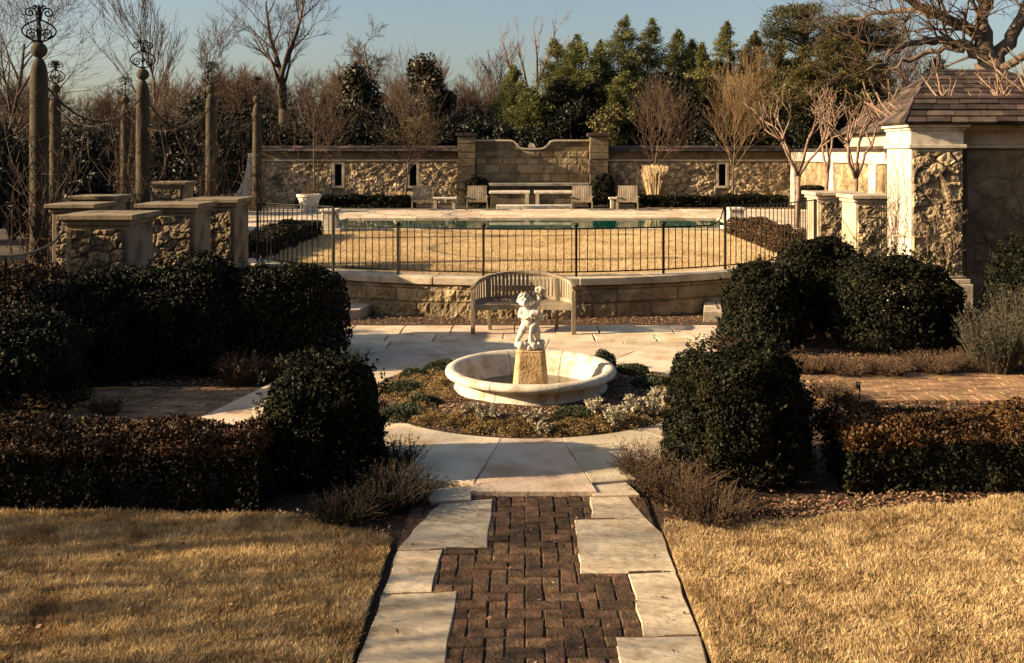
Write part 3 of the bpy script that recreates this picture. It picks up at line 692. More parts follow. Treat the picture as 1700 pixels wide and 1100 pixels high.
slate_roof([(q0, q1, r1, r0), (q2, q3, r0, r1), (q3, q0, r0, r0), (q1, q2, r1, r1)], SLATE, t, row=.3, wid=.45, th=.028, seed=5)
b = MB(); b.tube([r0, r1], .08, 8); b.build('ridge', SLATE, t)
# small dressed-stone pedestals at the pool corners
for lab, xc in (('stone pedestal at the left near corner of the pool', (546 - HX) * 26.3 / FPX), ('stone pedestal at the right near corner of the pool', (1224 - HX) * 26.9 / FPX)):
    d = 26.3 if xc < 0 else 26.9
    tt = thing('pedestal', lab, 'pedestal', (xc, d, TZ), 'pedestals by the pool')
    b = MB(); b.box(xc - .36, xc + .36, d - .1, d + .6, TZ, TZ + .11); b.build('base', LIMEP, tt, bevel=.015)
    b = MB(); b.box(xc - .2, xc + .2, d + .02, d + .46, TZ + .11, TZ + .56); b.build('shaft', LIMEP, tt, bevel=.03)
    b = MB(); b.box(xc - .24, xc + .24, d - .02, d + .5, TZ + .562, TZ + .64); b.build('cap', LIMEP, tt, bevel=.02)
# ================================================================== FENCE
FR = AR - .18
def fp(u, z):                                          # point on the fence line
    a = u / FR; return (AC[0] + FR * math.sin(a), AC[1] - FR * math.cos(a), z)
u0, u1 = FR * math.asin(-5.2 / FR), FR * math.asin(5.98 / FR)
ulo, uhi = FR * math.asin(-3.42 / FR), FR * math.asin(3.6 / FR)
ZL, ZH, ZB = 1.49, 1.82, .755
def ztop(u):
    d = max(u - (uhi - .34), (ulo + .34) - u)
    if d <= 0: return ZL
    if d >= .34: return ZH
    return ZL + (ZH - ZL) * (1 - math.sqrt(max(0, 1 - (d / .34) ** 2)))
t = thing('iron_fence', 'black iron picket fence curving along the top of the retaining wall', 'fence', fp(0, .68))
b = MB(); b.tube([fp(u, ztop(u)) for u in np.linspace(u0, u1, 150)], .0125, 6); b.build('top_rail', IRON, t, smooth=True)
b = MB(); b.tube([fp(u, ZB) for u in np.linspace(u0, u1, 60)], .012, 6); b.build('bottom_rail', IRON, t, smooth=True)
posts = [FR * math.asin(x / FR) for x in (-3.44, -2.2, -.70, .88, 2.42, 3.62)] + [u0 + .02, u1 - .02]
def zroot(name, me, m, parent, off):                   # part whose mesh is given in its own local frame
    o = bpy.data.objects.new(name, me); COL.objects.link(o); o.parent = parent; o.location = Vector(off) - parent.location
    if not me.materials: me.materials.append(m)
    return o
for u in posts:
    zt = ztop(u); low = zt < ZL + .05
    b = MB(); b.box(-.018, .018, -.018, .018, 0, zt - .68 + (.02 if low else 0))
    me = bpy.data.meshes.new('post'); me.from_pydata(b.v, [], b.f); p = zroot('post', me, IRON, t, fp(u, .682))
    p.rotation_euler = (0, 0, u / FR)
    if low:
        b = MB(); b.ball((0, 0, zt - .68 + .06), .042, 12); me = bpy.data.meshes.new('knob'); me.from_pydata(b.v, [], b.f)
        k = bpy.data.objects.new('knob', me); COL.objects.link(k); k.parent = p; me.materials.append(IRON)
b = MB(); b.box(-.0065, .0065, -.0065, .0065, 0, 1); pm = bpy.data.meshes.new('picket'); pm.from_pydata(b.v, [], b.f); pm.materials.append(IRON)
npick = 96
for i in range(1, npick):
    u = u0 + (u1 - u0) * i / npick
    if min(abs(u - q) for q in posts) < .03: continue
    o = zroot('picket', pm, IRON, t, fp(u, .74)); o.scale = (1, 1, ztop(u) - .745); o.rotation_euler = (0, 0, u / FR)
# iron gate between the right-hand piers
t = thing('iron_gate', 'black iron gate leaf beside the tall gate pier', 'gate', (6.66, 17.6, .2))
b = MB()
for z in (.45, 1.55, 1.75): b.obox((6.66, 17.1, z), (6.66, 18.3, z), .03, .03)
b.build('frame', IRON, t)
b = MB()
for k in range(10): b.tube([(6.66, 17.15 + k * .12, .4), (6.66, 17.15 + k * .12, 1.85)], .009, 5)
b.build('bars', IRON, t)
# pale handrail at far left
b = MB(); D0 = 12.9
hr = [(-9.5, D0, 1.42), (-6.85, D0, 1.42)] + [(-6.85 + .68 * math.sin(a), D0, 1.42 + .40 * (1 - math.cos(a)) ** .9) for a in np.linspace(.15, 1.45, 9)]
t = thing('handrail', 'curved pale iron handrail at the far left in front of the dark hedge', 'handrail', (-7.5, D0, 0))
b.tube(hr, .018, 8); b.build('rail', TEAK, t, smooth=True)
b = MB(); b.tube([(-6.95, D0, 0), (-6.95, D0, 1.41)], .014, 6); b.tube([(-8.4, D0, 0), (-8.4, D0, 1.41)], .014, 6); b.build('posts', IRON, t)

# ================================================================== CURVED BENCH
t = thing('curved_bench', 'weathered curved teak bench facing the fountain before the retaining wall', 'bench', (-.03, 14.7, .05))
bx, by, br = -.02, 14.55, .77                         # plan arc of the back
def ba(a, r=br, z=0, dy=0): return (bx + r * math.sin(a), by + r * .86 * math.cos(a) + dy, z)
A0 = R(86)
def railz(a): return .69 + .215 * math.cos(a * .92) ** .8 if abs(a) < R(88) else .69
b = MB(); pr = [ba(a, br, railz(a)) for a in np.linspace(-A0, A0, 25)]
for i in range(24): b.obox(pr[i], Vector(pr[i + 1]) + (Vector(pr[i + 1]) - Vector(pr[i])) * .06, .065, .05)
b.build('top_rail', TEAK, t, bevel=.008)
b = MB(); pr = [ba(a, br - .01, .52) for a in np.linspace(-A0, A0, 25)]
for i in range(24): b.obox(pr[i], Vector(pr[i + 1]) + (Vector(pr[i + 1]) - Vector(pr[i])) * .06, .03, .055)
b.build('lower_rail', TEAK, t)
b = MB()
for a in np.linspace(-A0 * .96, A0 * .96, 35):
    if min(abs(a - s * R(45)) for s in (-1, 1)) < .03: continue
    b.obox(ba(a, br - .005, .535), ba(a, br, railz(a) - .02), .042, .014, up=(math.sin(a), math.cos(a), 0))
b.build('backrest', TEAK, t)
for s in (-1, 1):
    x = bx + s * .76
    b = MB(); b.box(x - .032, x + .032, by - .04, by + .03, .05, .70); b.build('front_leg', TEAK, t, bevel=.006)
    a = s * R(45); p = ba(a, br, 0)
    b = MB(); b.obox((p[0] - s * .03, p[1] - .1, .05), (p[0] - s * .01, p[1] - .04, .44), .06, .06, up=(0, 1, 0)); b.obox((p[0] - s * .01, p[1] - .04, .44), (p[0], p[1], railz(a) - .01), .075, .045, up=(0, 1, 0)); b.build('rear_leg', TEAK, t, bevel=.006)
# seat: radiating slats between a front apron and the back
b = MB()
def fronty(x): return by - .02 + .10 * (1 - (x / .77) ** 2)
n = 38
for i in range(n):
    f = (i + .5) / n; a = -A0 * .98 + 2 * A0 * .98 * f; p = ba(a, br - .03, .485); xf = bx + (-.73 + 1.46 * f); q = (xf, fronty(xf - bx), .475)
    if p[1] - q[1] < .06: continue
    b.obox(q, p, .032, .018)
b.build('seat', TEAK, t)
b = MB(); pr = [(bx + x, fronty(x), .45) for x in np.linspace(-.76, .76, 17)]
for i in range(16): b.obox(pr[i], Vector(pr[i + 1]) + (Vector(pr[i + 1]) - Vector(pr[i])) * .05, .03, .075)
b.build('apron', TEAK, t)

# ================================================================== FOUNTAIN
t = thing('fountain', 'round cream stone fountain basin with rolled rim in the planting bed', 'fountain', (FC[0], FC[1], .05))
prof = [(.70, .02), (.895, .02), (.915, .06), (.885, .11), (.86, .16), (.85, .22), (.855, .27), (.875, .295), (.93, .30), (.972, .325), (.98, .36), (.97, .395), (.94, .42), (.90, .425), (.86, .41), (.83, .375),
        (.81, .30), (.785, .20), (.75, .10), (.70, .03), (.60, .02), (0.01, .065)]
segs = [20, 63, 108, 152, 198, 243, 288, 333, 380]
b = MB()
for i in range(len(segs) - 1):
    a0, a1 = R(segs[i]) + .0055, R(segs[i + 1]) - .0055; k = 12; n = len(prof); vs = []
    for j in range(k + 1):
        a = a0 + (a1 - a0) * j / k
        for r_, z in prof[:-2]: vs.append((FC[0] + r_ * math.cos(a), FC[1] + r_ * math.sin(a), z * .76 + .03))
    n -= 2; fs = [(j * n + q, (j + 1) * n + q, (j + 1) * n + q + 1, j * n + q + 1) for j in range(k) for q in range(n - 1)]
    fs += [tuple(range(n)), tuple(k * n + q for q in range(n - 1, -1, -1))]; b.add(vs, fs)
o = b.build('basin', LIMEP, t, smooth=True)
m_ = o.modifiers.new('Split', 'EDGE_SPLIT'); m_.split_angle = R(50)
b = MB(); b.lathe([(.0, .03), (.80, .03), (.79, .05)], (FC[0], FC[1], 0), 48); b.build('basin_floor', LIME, t)
b = MB(); b.lathe([(.75, .065), (.75, .085)], (FC[0], FC[1], 0), 64); b.build('water', FOUNTW, t)
b = MB()
def frus(z0, z1, w0, w1, c=.25):
    V = []
    for z, w_ in ((z0, w0), (z1, w1)):
        k = w_ * c
        V += [(FC[0] + x, FC[1] + y, z) for x, y in ((-w_ + k, -w_), (w_ - k, -w_), (w_, -w_ + k), (w_, w_ - k), (w_ - k, w_), (-w_ + k, w_), (-w_, w_ - k), (-w_, -w_ + k))]
    b.add(V, [tuple(range(7, -1, -1)), tuple(range(8, 16))] + [(i, (i + 1) % 8, (i + 1) % 8 + 8, i + 8) for i in range(8)])
frus(.04, .52, .215, .165)
frus(.52, .545, .150, .150)
PED = b.build('plinth', PLINTH, t, bevel=.012)

# ---- cherub: one continuous body grown from tapered limbs
t = thing('cherub_statue', 'pale stone cherub holding a fish and raising a shell, on the fountain plinth', 'statue', (FC[0], FC[1], .545))
def blend(parts, name, voxel, smooth_it, mtl, parent, jitter=0.0):
    b = MB()
    for p in parts:
        if len(p) == 2: b.ball(p[0], p[1], 14)
        elif len(p) == 3: b.ball(p[0], p[1], 14, p[2])
        else:
            a, ra, c, rc = p; a_, c_ = Vector(a), Vector(c); n = 5
            b.ball(a, ra, 12); b.ball(c, rc, 12); b.tube([a_.lerp(c_, k / n) for k in range(n + 1)], [ra + (rc - ra) * k / n for k in range(n + 1)], 12)
    me = bpy.data.meshes.new('tmp'); me.from_pydata(b.v, [], b.f); o = bpy.data.objects.new('tmp', me); COL.objects.link(o)
    r = o.modifiers.new('R', 'REMESH'); r.mode = 'VOXEL'; r.voxel_size = voxel
    s = o.modifiers.new('S', 'SMOOTH'); s.factor = .5; s.iterations = smooth_it
    dg = bpy.context.evaluated_depsgraph_get(); m2 = bpy.data.meshes.new_from_object(o.evaluated_get(dg)); m2.name = name
    bpy.data.objects.remove(o); bpy.data.meshes.remove(me); m2.materials.clear()
    bx_, by_, bz_ = parent.location
    m2.transform(Matrix.Translation((bx_, by_, bz_)))
    return link_mesh(name, m2, mtl, parent, True)
body = [((-.045, -.005, .325), .062, (-.03, -.01, .395), .072), ((-.03, -.012, .30), .07, (-.012, .0, .285), .072), ((-.02, -.045, .325), .045),
        ((-.035, -.005, .41), .066, (-.05, -.008, .455), .05), ((-.052, -.008, .455), .034, (-.066, -.015, .50), .032),       # neck
        ((-.078, -.03, .556), .068), ((-.074, -.045, .545), .06), ((-.085, -.01, .565), .062), ((-.074, -.088, .528), .03), ((-.10, -.078, .53), .026), ((-.05, -.082, .535), .026),  # head, cheeks, chin
        ((-.075, -.112, .545), .0115), ((-.073, -.103, .558), .010), ((-.103, -.082, .572), .017), ((-.055, -.09, .575), .017), ((-.075, -.102, .519), .011), ((-.07, -.095, .508), .012), ((-.145, -.02, .55), .016), ((-.01, -.03, .555), .016),
        ((-.105, .0, .44), .034, (-.122, -.03, .385), .029), ((-.122, -.03, .385), .028, (-.055, -.085, .365), .022), ((-.055, -.085, .365), .022, (-.03, -.095, .37), .018),   # left arm
        ((.02, .0, .45), .036, (.07, .0, .505), .033), ((.07, .0, .505), .033, (.098, -.02, .575), .027), ((.098, -.02, .575), .024, (.10, -.025, .60), .022),                    # raised arm
        ((-.055, -.01, .285), .055, (-.098, -.045, .21), .044), ((-.098, -.045, .21), .041, (-.15, -.025, .115), .027), ((-.15, -.025, .105), .025, (-.16, -.06, .085), .017),
        ((.03, .0, .285), .056, (.07, -.03, .195), .045), ((.07, -.03, .195), .042, (.088, -.015, .10), .027), ((.088, -.02, .085), .025, (.095, -.075, .07), .017),
        ((0.0, .05, .29), .055), ((-.05, .05, .29), .055)]
for i in range(4):
    body.append(((-.028 + .004 * i, -.098 + .004 * i, .392 - .013 * i), .0075, (.012, -.112 + .004 * i, .388 - .014 * i), .006))
    body.append(((.088 + .009 * i, -.036, .605), .0075, (.084 + .012 * i, -.052, .645), .006))
body.append(((-.03, -.09, .385), .009, (-.012, -.105, .41), .007)); body.append(((.085, -.02, .595), .009, (.07, -.035, .62), .007))
blend(body, 'body', .0045, 2, STATUE, t)
hair = []; q = random.Random(4)
for i in range(90):
    a, e = q.uniform(0, 2 * math.pi), q.uniform(-.35, 1.5)
    d = Vector((math.cos(a) * math.cos(e), math.sin(a) * math.cos(e), math.sin(e)))
    if d.y < -.55 and d.z < .55: continue
    hair.append((tuple(Vector((-.08, -.02, .562)) + Vector((d.x * .070, d.y * .068, d.z * .068))), q.uniform(.012, .02)))
blend(hair + [((-.08, -.012, .568), .066)], 'hair', .0045, 1, STATUE, t)
shell = [((.112, -.03, .655), .036), ((.116, -.03, .682), .042), ((.08, -.03, .672), .032), ((.148, -.03, .668), .030), ((.122, -.028, .625), .027)] + [((.066 + .020 * k, -.048, .705 - .005 * abs(k - 2)), .019) for k in range(6)]
blend(shell, 'shell', .006, 1, STATUE, t)
fish = [((.02, -.085, .425), .034, (.075, -.075, .42), .043), ((.075, -.075, .42), .043, (.108, -.05, .375), .034), ((.108, -.05, .375), .033, (.07, -.06, .325), .024), ((.0, -.09, .40), .026, (.02, -.085, .425), .033),
        ((.07, -.06, .325), .022, (.01, -.075, .26), .020), ((.01, -.075, .26), .022, (.0, -.06, .18), .026), ((.0, -.06, .18), .03, (.005, -.03, .09), .04), ((.12, -.05, .40), .02, (.135, -.05, .37), .012), ((.13, -.05, .35), .02)]
blend(fish, 'fish', .0065, 2, STATUE, t)
rock = [((q.uniform(-.12, .12), q.uniform(-.1, .1), q.uniform(.02, .06)), q.uniform(.03, .05)) for _ in range(46)] + [((-.155, -.05, .06), .035), ((-.14, -.0, .06), .04), ((.09, -.05, .04), .04), ((0, 0, .02), .12, .35)]
blend(rock, 'rock_base', .007, 1, STATUE, t)

# ================================================================== LOUNGE CHAIRS
def lounger(label, loc, g):
    t = thing('lounge_chair', label, 'lounge chair', loc, g); X, Y, Z = loc; q = lambda x, y, z: (X + x, Y + y, Z + z)
    b = MB()
    for k in range(11):
        x = -.33 + .066 * k; b.obox(q(x, .02, .30), q(x, .34, .86), .050, .018, up=(0, -1, .3))
    b.obox(q(-.37, .335, .855), q(.37, .335, .855), .035, .05); b.obox(q(-.37, .05, .33), q(.37, .05, .33), .035, .05)
    b.build('backrest', TEAK, t)
    b = MB()
    for k in range(9): b.obox(q(-.36, -.02 - .075 * k, .28 + .010 * k), q(.36, -.02 - .075 * k, .28 + .010 * k), .055, .018)
    b.build('seat', TEAK, t)
    b = MB()
    for s in (-1, 1): b.obox(q(s * .37, .12, .25), q(s * .37, -.66, .33), .03, .06)
    b.build('side_rail', TEAK, t)
    for s in (-1, 1):
        b = MB(); b.obox(q(s * .37, -.6, .0), q(s * .37, -.6, .32), .045, .05, up=(0, 1, 0)); b.build('leg', TEAK, t)
        b = MB(); b.obox(q(s * .37, .25, .0), q(s * .37, .02, .5), .045, .05, up=(0, 1, 0)); b.build('leg', TEAK, t)
        b = MB(); b.obox(q(s * .40, .12, .47), q(s * .40, -.45, .50), .07, .022); b.build('armrest', TEAK, t)
    return t
LG = 'wooden lounge chairs along the far side of the pool'
cd_ = 35.6
chairs = [lounger('slatted wooden lounge chair farthest left, beside the slab table', ((701 - HX) * cd_ / FPX, cd_, TZ + .07), LG)]
for lab, px, rz in (('slatted wooden lounge chair at the left end of the raised basin', 792, .05), ('slatted wooden lounge chair at the right end of the raised basin', 966, -.06), ('slatted wooden lounge chair farthest right, next to the straw grass clump', 1042, -.12)):
    chairs.append(dup(chairs[0], ((px - HX) * cd_ / FPX, cd_, TZ + .07), rz, label=lab))
chairs[0].rotation_euler = (0, 0, .1)

# white pot with dry stems
pc = ((513 - HX) * 34.3 / FPX, 34.3, TZ + .07)
t = thing('planter_pot', 'big white tapered planter pot with dry stems left of the pool', 'planter', pc)
b = MB(); b.lathe([(.0, 0), (.25, 0), (.27, .02), (.37, .44), (.385, .45), (.385, .50), (.40, .51), (.435, .54), (.44, .62), (.42, .635), (.38, .63), (.36, .56), (.0, .55)], pc, 32); b.build('pot', TERRA, t, smooth=False, bevel=.004)
b = MB(); q = random.Random(3)
for i in range(60):
    a, r_ = q.uniform(0, 6.28), q.uniform(0, .3); p = Vector((pc[0] + r_ * math.cos(a), pc[1] + r_ * math.sin(a), pc[2] + .56)); e = p + Vector((q.gauss(0, .12), q.gauss(0, .12), q.uniform(.2, .5)))
    b.tube([p, p.lerp(e, .5) + Vector((0, 0, .03)), e], [.006, .005, .002], 4)
b.build('dry_stems', TWIGO, t)

# path light
lx, ly, _ = at(1427, 669)
t = thing('path_light', 'small dark path light on a stake beside the right brick path', 'path light', (lx, ly, 0))
b = MB(); b.tube([(lx, ly, 0), (lx, ly, .23)], .010, 8); b.build('stake', IRON, t)
b = MB(); b.lathe([(.0, .0), (.03, 0), (.028, .02), (.018, .05), (.008, .075)], (lx - .035, ly, .165), 12); b.obox((lx - .035, ly, .235), (lx + .01, ly, .228), .014, .012); b.build('lamp_head', IRON, t)

# ================================================================== TALL COLUMNS WITH IRON FINIALS
def spiral(c, r0, r1, a0, turns, ax, n=26):            # scroll in the plane spanned by ax and z
    pts = []
    for k in range(n):
        f = k / (n - 1); r_ = r0 + (r1 - r0) * f; a = a0 + turns * 2 * math.pi * f
        pts.append((c[0] + ax[0] * r_ * math.cos(a), c[1] + ax[1] * r_ * math.cos(a), c[2] + r_ * math.sin(a)))
    return pts
def column(label, loc, g):
    t = thing('stone_column', label, 'column', loc, g); X, Y, Z = loc
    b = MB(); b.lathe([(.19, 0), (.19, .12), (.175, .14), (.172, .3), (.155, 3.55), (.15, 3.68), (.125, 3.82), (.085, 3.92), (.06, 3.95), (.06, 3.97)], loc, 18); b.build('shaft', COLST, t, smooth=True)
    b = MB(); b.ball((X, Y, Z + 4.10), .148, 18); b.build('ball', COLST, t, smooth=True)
    b = MB(); b.tube([(X, Y, Z + 4.22), (X, Y, Z + 4.92)], .014, 6); b.lathe([(.05, 0), (.07, .02), (.05, .04)], (X, Y, Z + 4.25), 10); b.lathe([(.03, 0), (.06, .02), (.03, .04)], (X, Y, Z + 4.67), 10)
    for k in range(4):
        ax = (math.cos(k * math.pi / 2 + .35), math.sin(k * math.pi / 2 + .35))
        ring = [(X + ax[0] * (.02 + .27 * math.sin(f * math.pi) ** .8), Y + ax[1] * (.02 + .27 * math.sin(f * math.pi) ** .8), Z + 4.25 + .42 * f) for f in np.linspace(0, 1, 14)]
        b.tube(ring, .016, 5)
        b.tube(spiral((X + ax[0] * .13, Y + ax[1] * .13, Z + 4.40), .11, .015, math.pi, -1.6, ax), .013, 5)
        b.tube([(X + ax[0] * .02, Y + ax[1] * .02, Z + 4.64), (X + ax[0] * .05, Y + ax[1] * .05, Z + 4.78)] + spiral((X + ax[0] * .15, Y + ax[1] * .15, Z + 4.80), .10, .02, math.pi, -1.5, ax), .015, 5)
        b.tube([(X, Y, Z + 4.78), (X + ax[0] * .03, Y + ax[1] * .03, Z + 4.88)] + spiral((X + ax[0] * .075, Y + ax[1] * .075, Z + 4.90), .045, .012, math.pi, -1.3, ax, 16), .013, 5)
    b.build('finial', IRON, t)
    return t
CG = 'tall stone columns with iron scroll finials'
front_x = [(-9.07, 18.0, 'nearest and largest tall stone column at the far left of the front row'), (-9.35, 23.6, 'second tall stone column of the front row, behind the nearest pier'),
           (-9.5, 29.2, 'third tall stone column of the front row with ball top'), (-9.69, 34.9, 'fourth tall stone column of the front row, next to the flared buttress')]
back_x = [(-14.07, 28.9, 'tall stone column of the back row close beside the nearest column'), (-14.5, 35.0, 'tall stone column of the back row just left of the second front column')]
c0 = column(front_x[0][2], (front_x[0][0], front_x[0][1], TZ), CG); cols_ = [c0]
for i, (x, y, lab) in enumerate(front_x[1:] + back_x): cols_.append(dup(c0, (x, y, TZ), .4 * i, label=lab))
def swag(label, p, q_, sag):
    b = MB(); p, q_ = Vector(p), Vector(q_)
    b.tube([p.lerp(q_, f) - Vector((0, 0, sag * 4 * f * (1 - f))) for f in np.linspace(0, 1, 22)], .020, 5); k = random.Random(int(p.y * 7))
    for i in range(90):
        f = k.random(); o = p.lerp(q_, f) - Vector((0, 0, sag * 4 * f * (1 - f))); e = o + Vector((k.gauss(0, .22), k.gauss(0, .22), k.gauss(-.02, .16)))
        b.tube([o, o.lerp(e, .5) + Vector((0, 0, k.uniform(-.05, .08))), e], [.008, .006, .003], 3)
    tag(b.build('rope_swag', ROPE), label, 'rope swag', 'rope swags hung between the columns')
hz = TZ + 3.6
al = [(x, y, hz) for x, y, _ in front_x]; bl = [(x, y, hz) for x, y, _ in back_x]
swag('sagging rope with bare vine between the nearest and second front columns', al[0], al[1], .75)
swag('sagging rope with bare vine between the second and third front columns', al[1], al[2], .75)
swag('sagging rope with bare vine between the third and fourth front columns', al[2], al[3], .75)
swag('sagging rope with bare vine between the two back columns', bl[0], bl[1], .75)
swag('sagging rope with bare vine crossing from the second front column to the back row', al[1], bl[0], .7)
swag('sagging rope with bare vine crossing from the third front column to the back row', al[2], bl[1], .7)
def cane(label, x, y, seed, n=26, h=3.2):
    q = random.Random(seed); b = MB()
    for i in range(n):
        a = q.uniform(0, 6.28); r_ = q.uniform(.15, .5); px, py, z = x + r_ * math.cos(a), y + r_ * math.sin(a), TZ; pts = []
        vx, vy = q.gauss(0, .03), q.gauss(0, .03)
        for k in range(int(q.uniform(8, 18))):
            pts.append((px, py, z)); vx += q.gauss(-(px - x) * .05, .035); vy += q.gauss(-(py - y) * .05, .035); px += vx; py += vy; z += h / 15
        b.tube(pts, [.012 * (1 - .75 * k / len(pts)) for k in range(len(pts))], 4)
        for _ in range(5):
            o = Vector(q.choice(pts)); e = o + Vector((q.gauss(0, .25), q.gauss(0, .25), q.uniform(-.05, .4))); b.tube([o, o.lerp(e, .6), e], [.006, .005, .002], 3)
    tag(b.build('climbing_rose', TWIG), label, 'climbing rose', 'bare climbing roses at the columns')
for i, ((x, y, _), lab) in enumerate(zip(front_x + back_x, ('bare climbing canes around the nearest column', 'bare climbing canes around the second front column', 'bare climbing canes around the third front column', 'bare climbing canes around the fourth front column', 'bare climbing canes around the back column nearest the left edge', 'bare climbing canes around the farther back column'))):
    cane(lab, x, y, 50 + i, 34, 3.0 + .5 * (i % 3))
# ================================================================== SHRUBS, HEDGES AND BEDDING
def lump(d, rng, k=7, lo=2.5, hi=7.0):
    f = rng.normal(size=(k, 3)); f = unit(f) * rng.uniform(lo, hi, (k, 1)); ph = rng.uniform(0, 6.28, k)
    return np.sin(d @ f.T + ph).sum(1) / k
def bush_points(c, rx, ry, h, n, rng, amp=.16, square=1.0, shell=.4):
    d = unit(rng.normal(size=(n, 3))); d[:, 2] = np.where(d[:, 2] < -.75, -d[:, 2], d[:, 2])
    rr = 1 + amp * lump(d, rng) + amp * .6 * lump(d, rng, 7, 8, 16)
    e = np.abs(d) ** (2 + square); rr *= 1 / (e.sum(1)) ** (1 / (2 + square)) * .93
    t = 1 - shell * rng.random(n) ** 2.2
    P = d * np.array([rx, ry, h * .54]) * (rr * t)[:, None] + np.array([c[0], c[1], c[2] + h * .47])
    lo = np.clip(-d[:, 2], 0, 1); P[:, :2] = np.array(c[:2]) + (P[:, :2] - np.array(c[:2])) * (1 + .30 * lo ** 1.2)[:, None]
    k = P[:, 2] > c[2] + .01
    return P[k], d[k]
def bush(name, label, c, rx, ry, h, n, leaf, m, seed, cat='bush', group=None, amp=.24, square=.8, shell=.45, asp=.55, stems=True, sprigs=0):
    r = np.random.default_rng(seed); P, d = bush_points(c, rx, ry, h, n, r, amp, square, shell)
    if sprigs:                                            # shoots standing clear of the clipped outline
        s0, sd_ = bush_points(c, rx, ry, h, sprigs, r, amp, square, .05); k = 9
        dirs = unit(sd_ + np.array([0, 0, .9]) + r.normal(0, .3, sd_.shape)); L = r.uniform(.03, .14, len(s0)) * (h / 1.1)
        f = r.random((len(s0), k)); Q = s0[:, None, :] + dirs[:, None, :] * (L[:, None] * f)[..., None] + r.normal(0, .008, (len(s0), k, 3))
        P = np.concatenate([P, Q.reshape(-1, 3)]); d = np.concatenate([d, np.repeat(dirs, k, 0)])
    t = thing(name, label, cat, c, group)
    link_mesh('foliage', leaf_mesh('foliage', P, d + np.array([0, 0, .35]), leaf, leaf * asp, r, .45), m, t)
    if stems:
        b = MB(); q = random.Random(seed)
        for i in range(16):
            a = q.uniform(0, 6.28); e = q.uniform(.3, .8); o = Vector(c) + Vector((q.uniform(-.1, .1) * rx, q.uniform(-.1, .1) * ry, 0)); tip = Vector(c) + Vector((math.cos(a) * rx * e, math.sin(a) * ry * e, h * q.uniform(.5, .9)))
            b.tube([o, o.lerp(tip, .5) + Vector((0, 0, .05)), tip], [.014, .01, .004], 4)
        b.build('stem', BARKD, t)
    return t
BG_ = 'clipped evergreen bushes around the fountain garden'
bush('evergreen_bush', 'big round dark evergreen bush in front at right of the fountain', (1.86, 8.42, 0), .63, .60, 1.13, 60000, .036, BOX, 11, group=BG_, sprigs=500)
bush('evergreen_bush', 'upright dark evergreen bush in front at left of the fountain', (-1.76, 8.35, 0), .50, .50, 1.0, 62000, .036, BOX, 12, group=BG_, sprigs=420, square=2.2, amp=.18)
bush('evergreen_bush', 'rounded evergreen bush at the left of the pair beside the right step', (3.42, 13.75, 0), .58, .55, 1.24, 26000, .05, BOX, 13, group=BG_, sprigs=220)
bush('evergreen_bush', 'evergreen bush standing behind the other two near the right stone piers', (4.45, 14.5, 0), .72, .6, 1.50, 30000, .05, BOX, 14, group=BG_, sprigs=220)
bush('evergreen_bush', 'broad evergreen bush in front of the tall gate pier', (5.25, 13.7, 0), .92, .72, 1.30, 36000, .05, BOX, 15, group=BG_, sprigs=260)
bush('evergreen_bush', 'huge dark bush at the left, nearest the flagstone patio', (-3.35, 12.9, 0), .95, .9, 1.28, 40000, .05, BOX, 16, group=BG_, sprigs=300)
bush('evergreen_bush', 'huge dark bush at the left, below the second stone pier', (-4.5, 12.5, 0), 1.0, .85, 1.38, 40000, .05, BOX, 17, group=BG_, sprigs=300)
bush('evergreen_bush', 'huge dark bush at the left, in front of the nearest stone pier', (-5.45, 12.1, 0), .85, .8, 1.24, 36000, .05, BOX, 18, group=BG_, sprigs=300)
bush('evergreen_bush', 'low dark bush filling the gap between the two larger ones at left', (-3.95, 13.2, 0), .9, .6, 1.24, 26000, .05, BOX, 21, group=BG_, sprigs=160)
bush('evergreen_bush', 'low black bush cut by the left edge of the photo', (-5.55, 10.35, 0), .75, .75, 1.06, 30000, .045, BOX, 19, group=BG_, sprigs=200)
bush('evergreen_bush', 'tall dark bush at the right edge in front of the vine covered wall', (7.2, 13.6, 0), .65, .6, 1.5, 26000, .05, BOX, 20, group=BG_, sprigs=250)
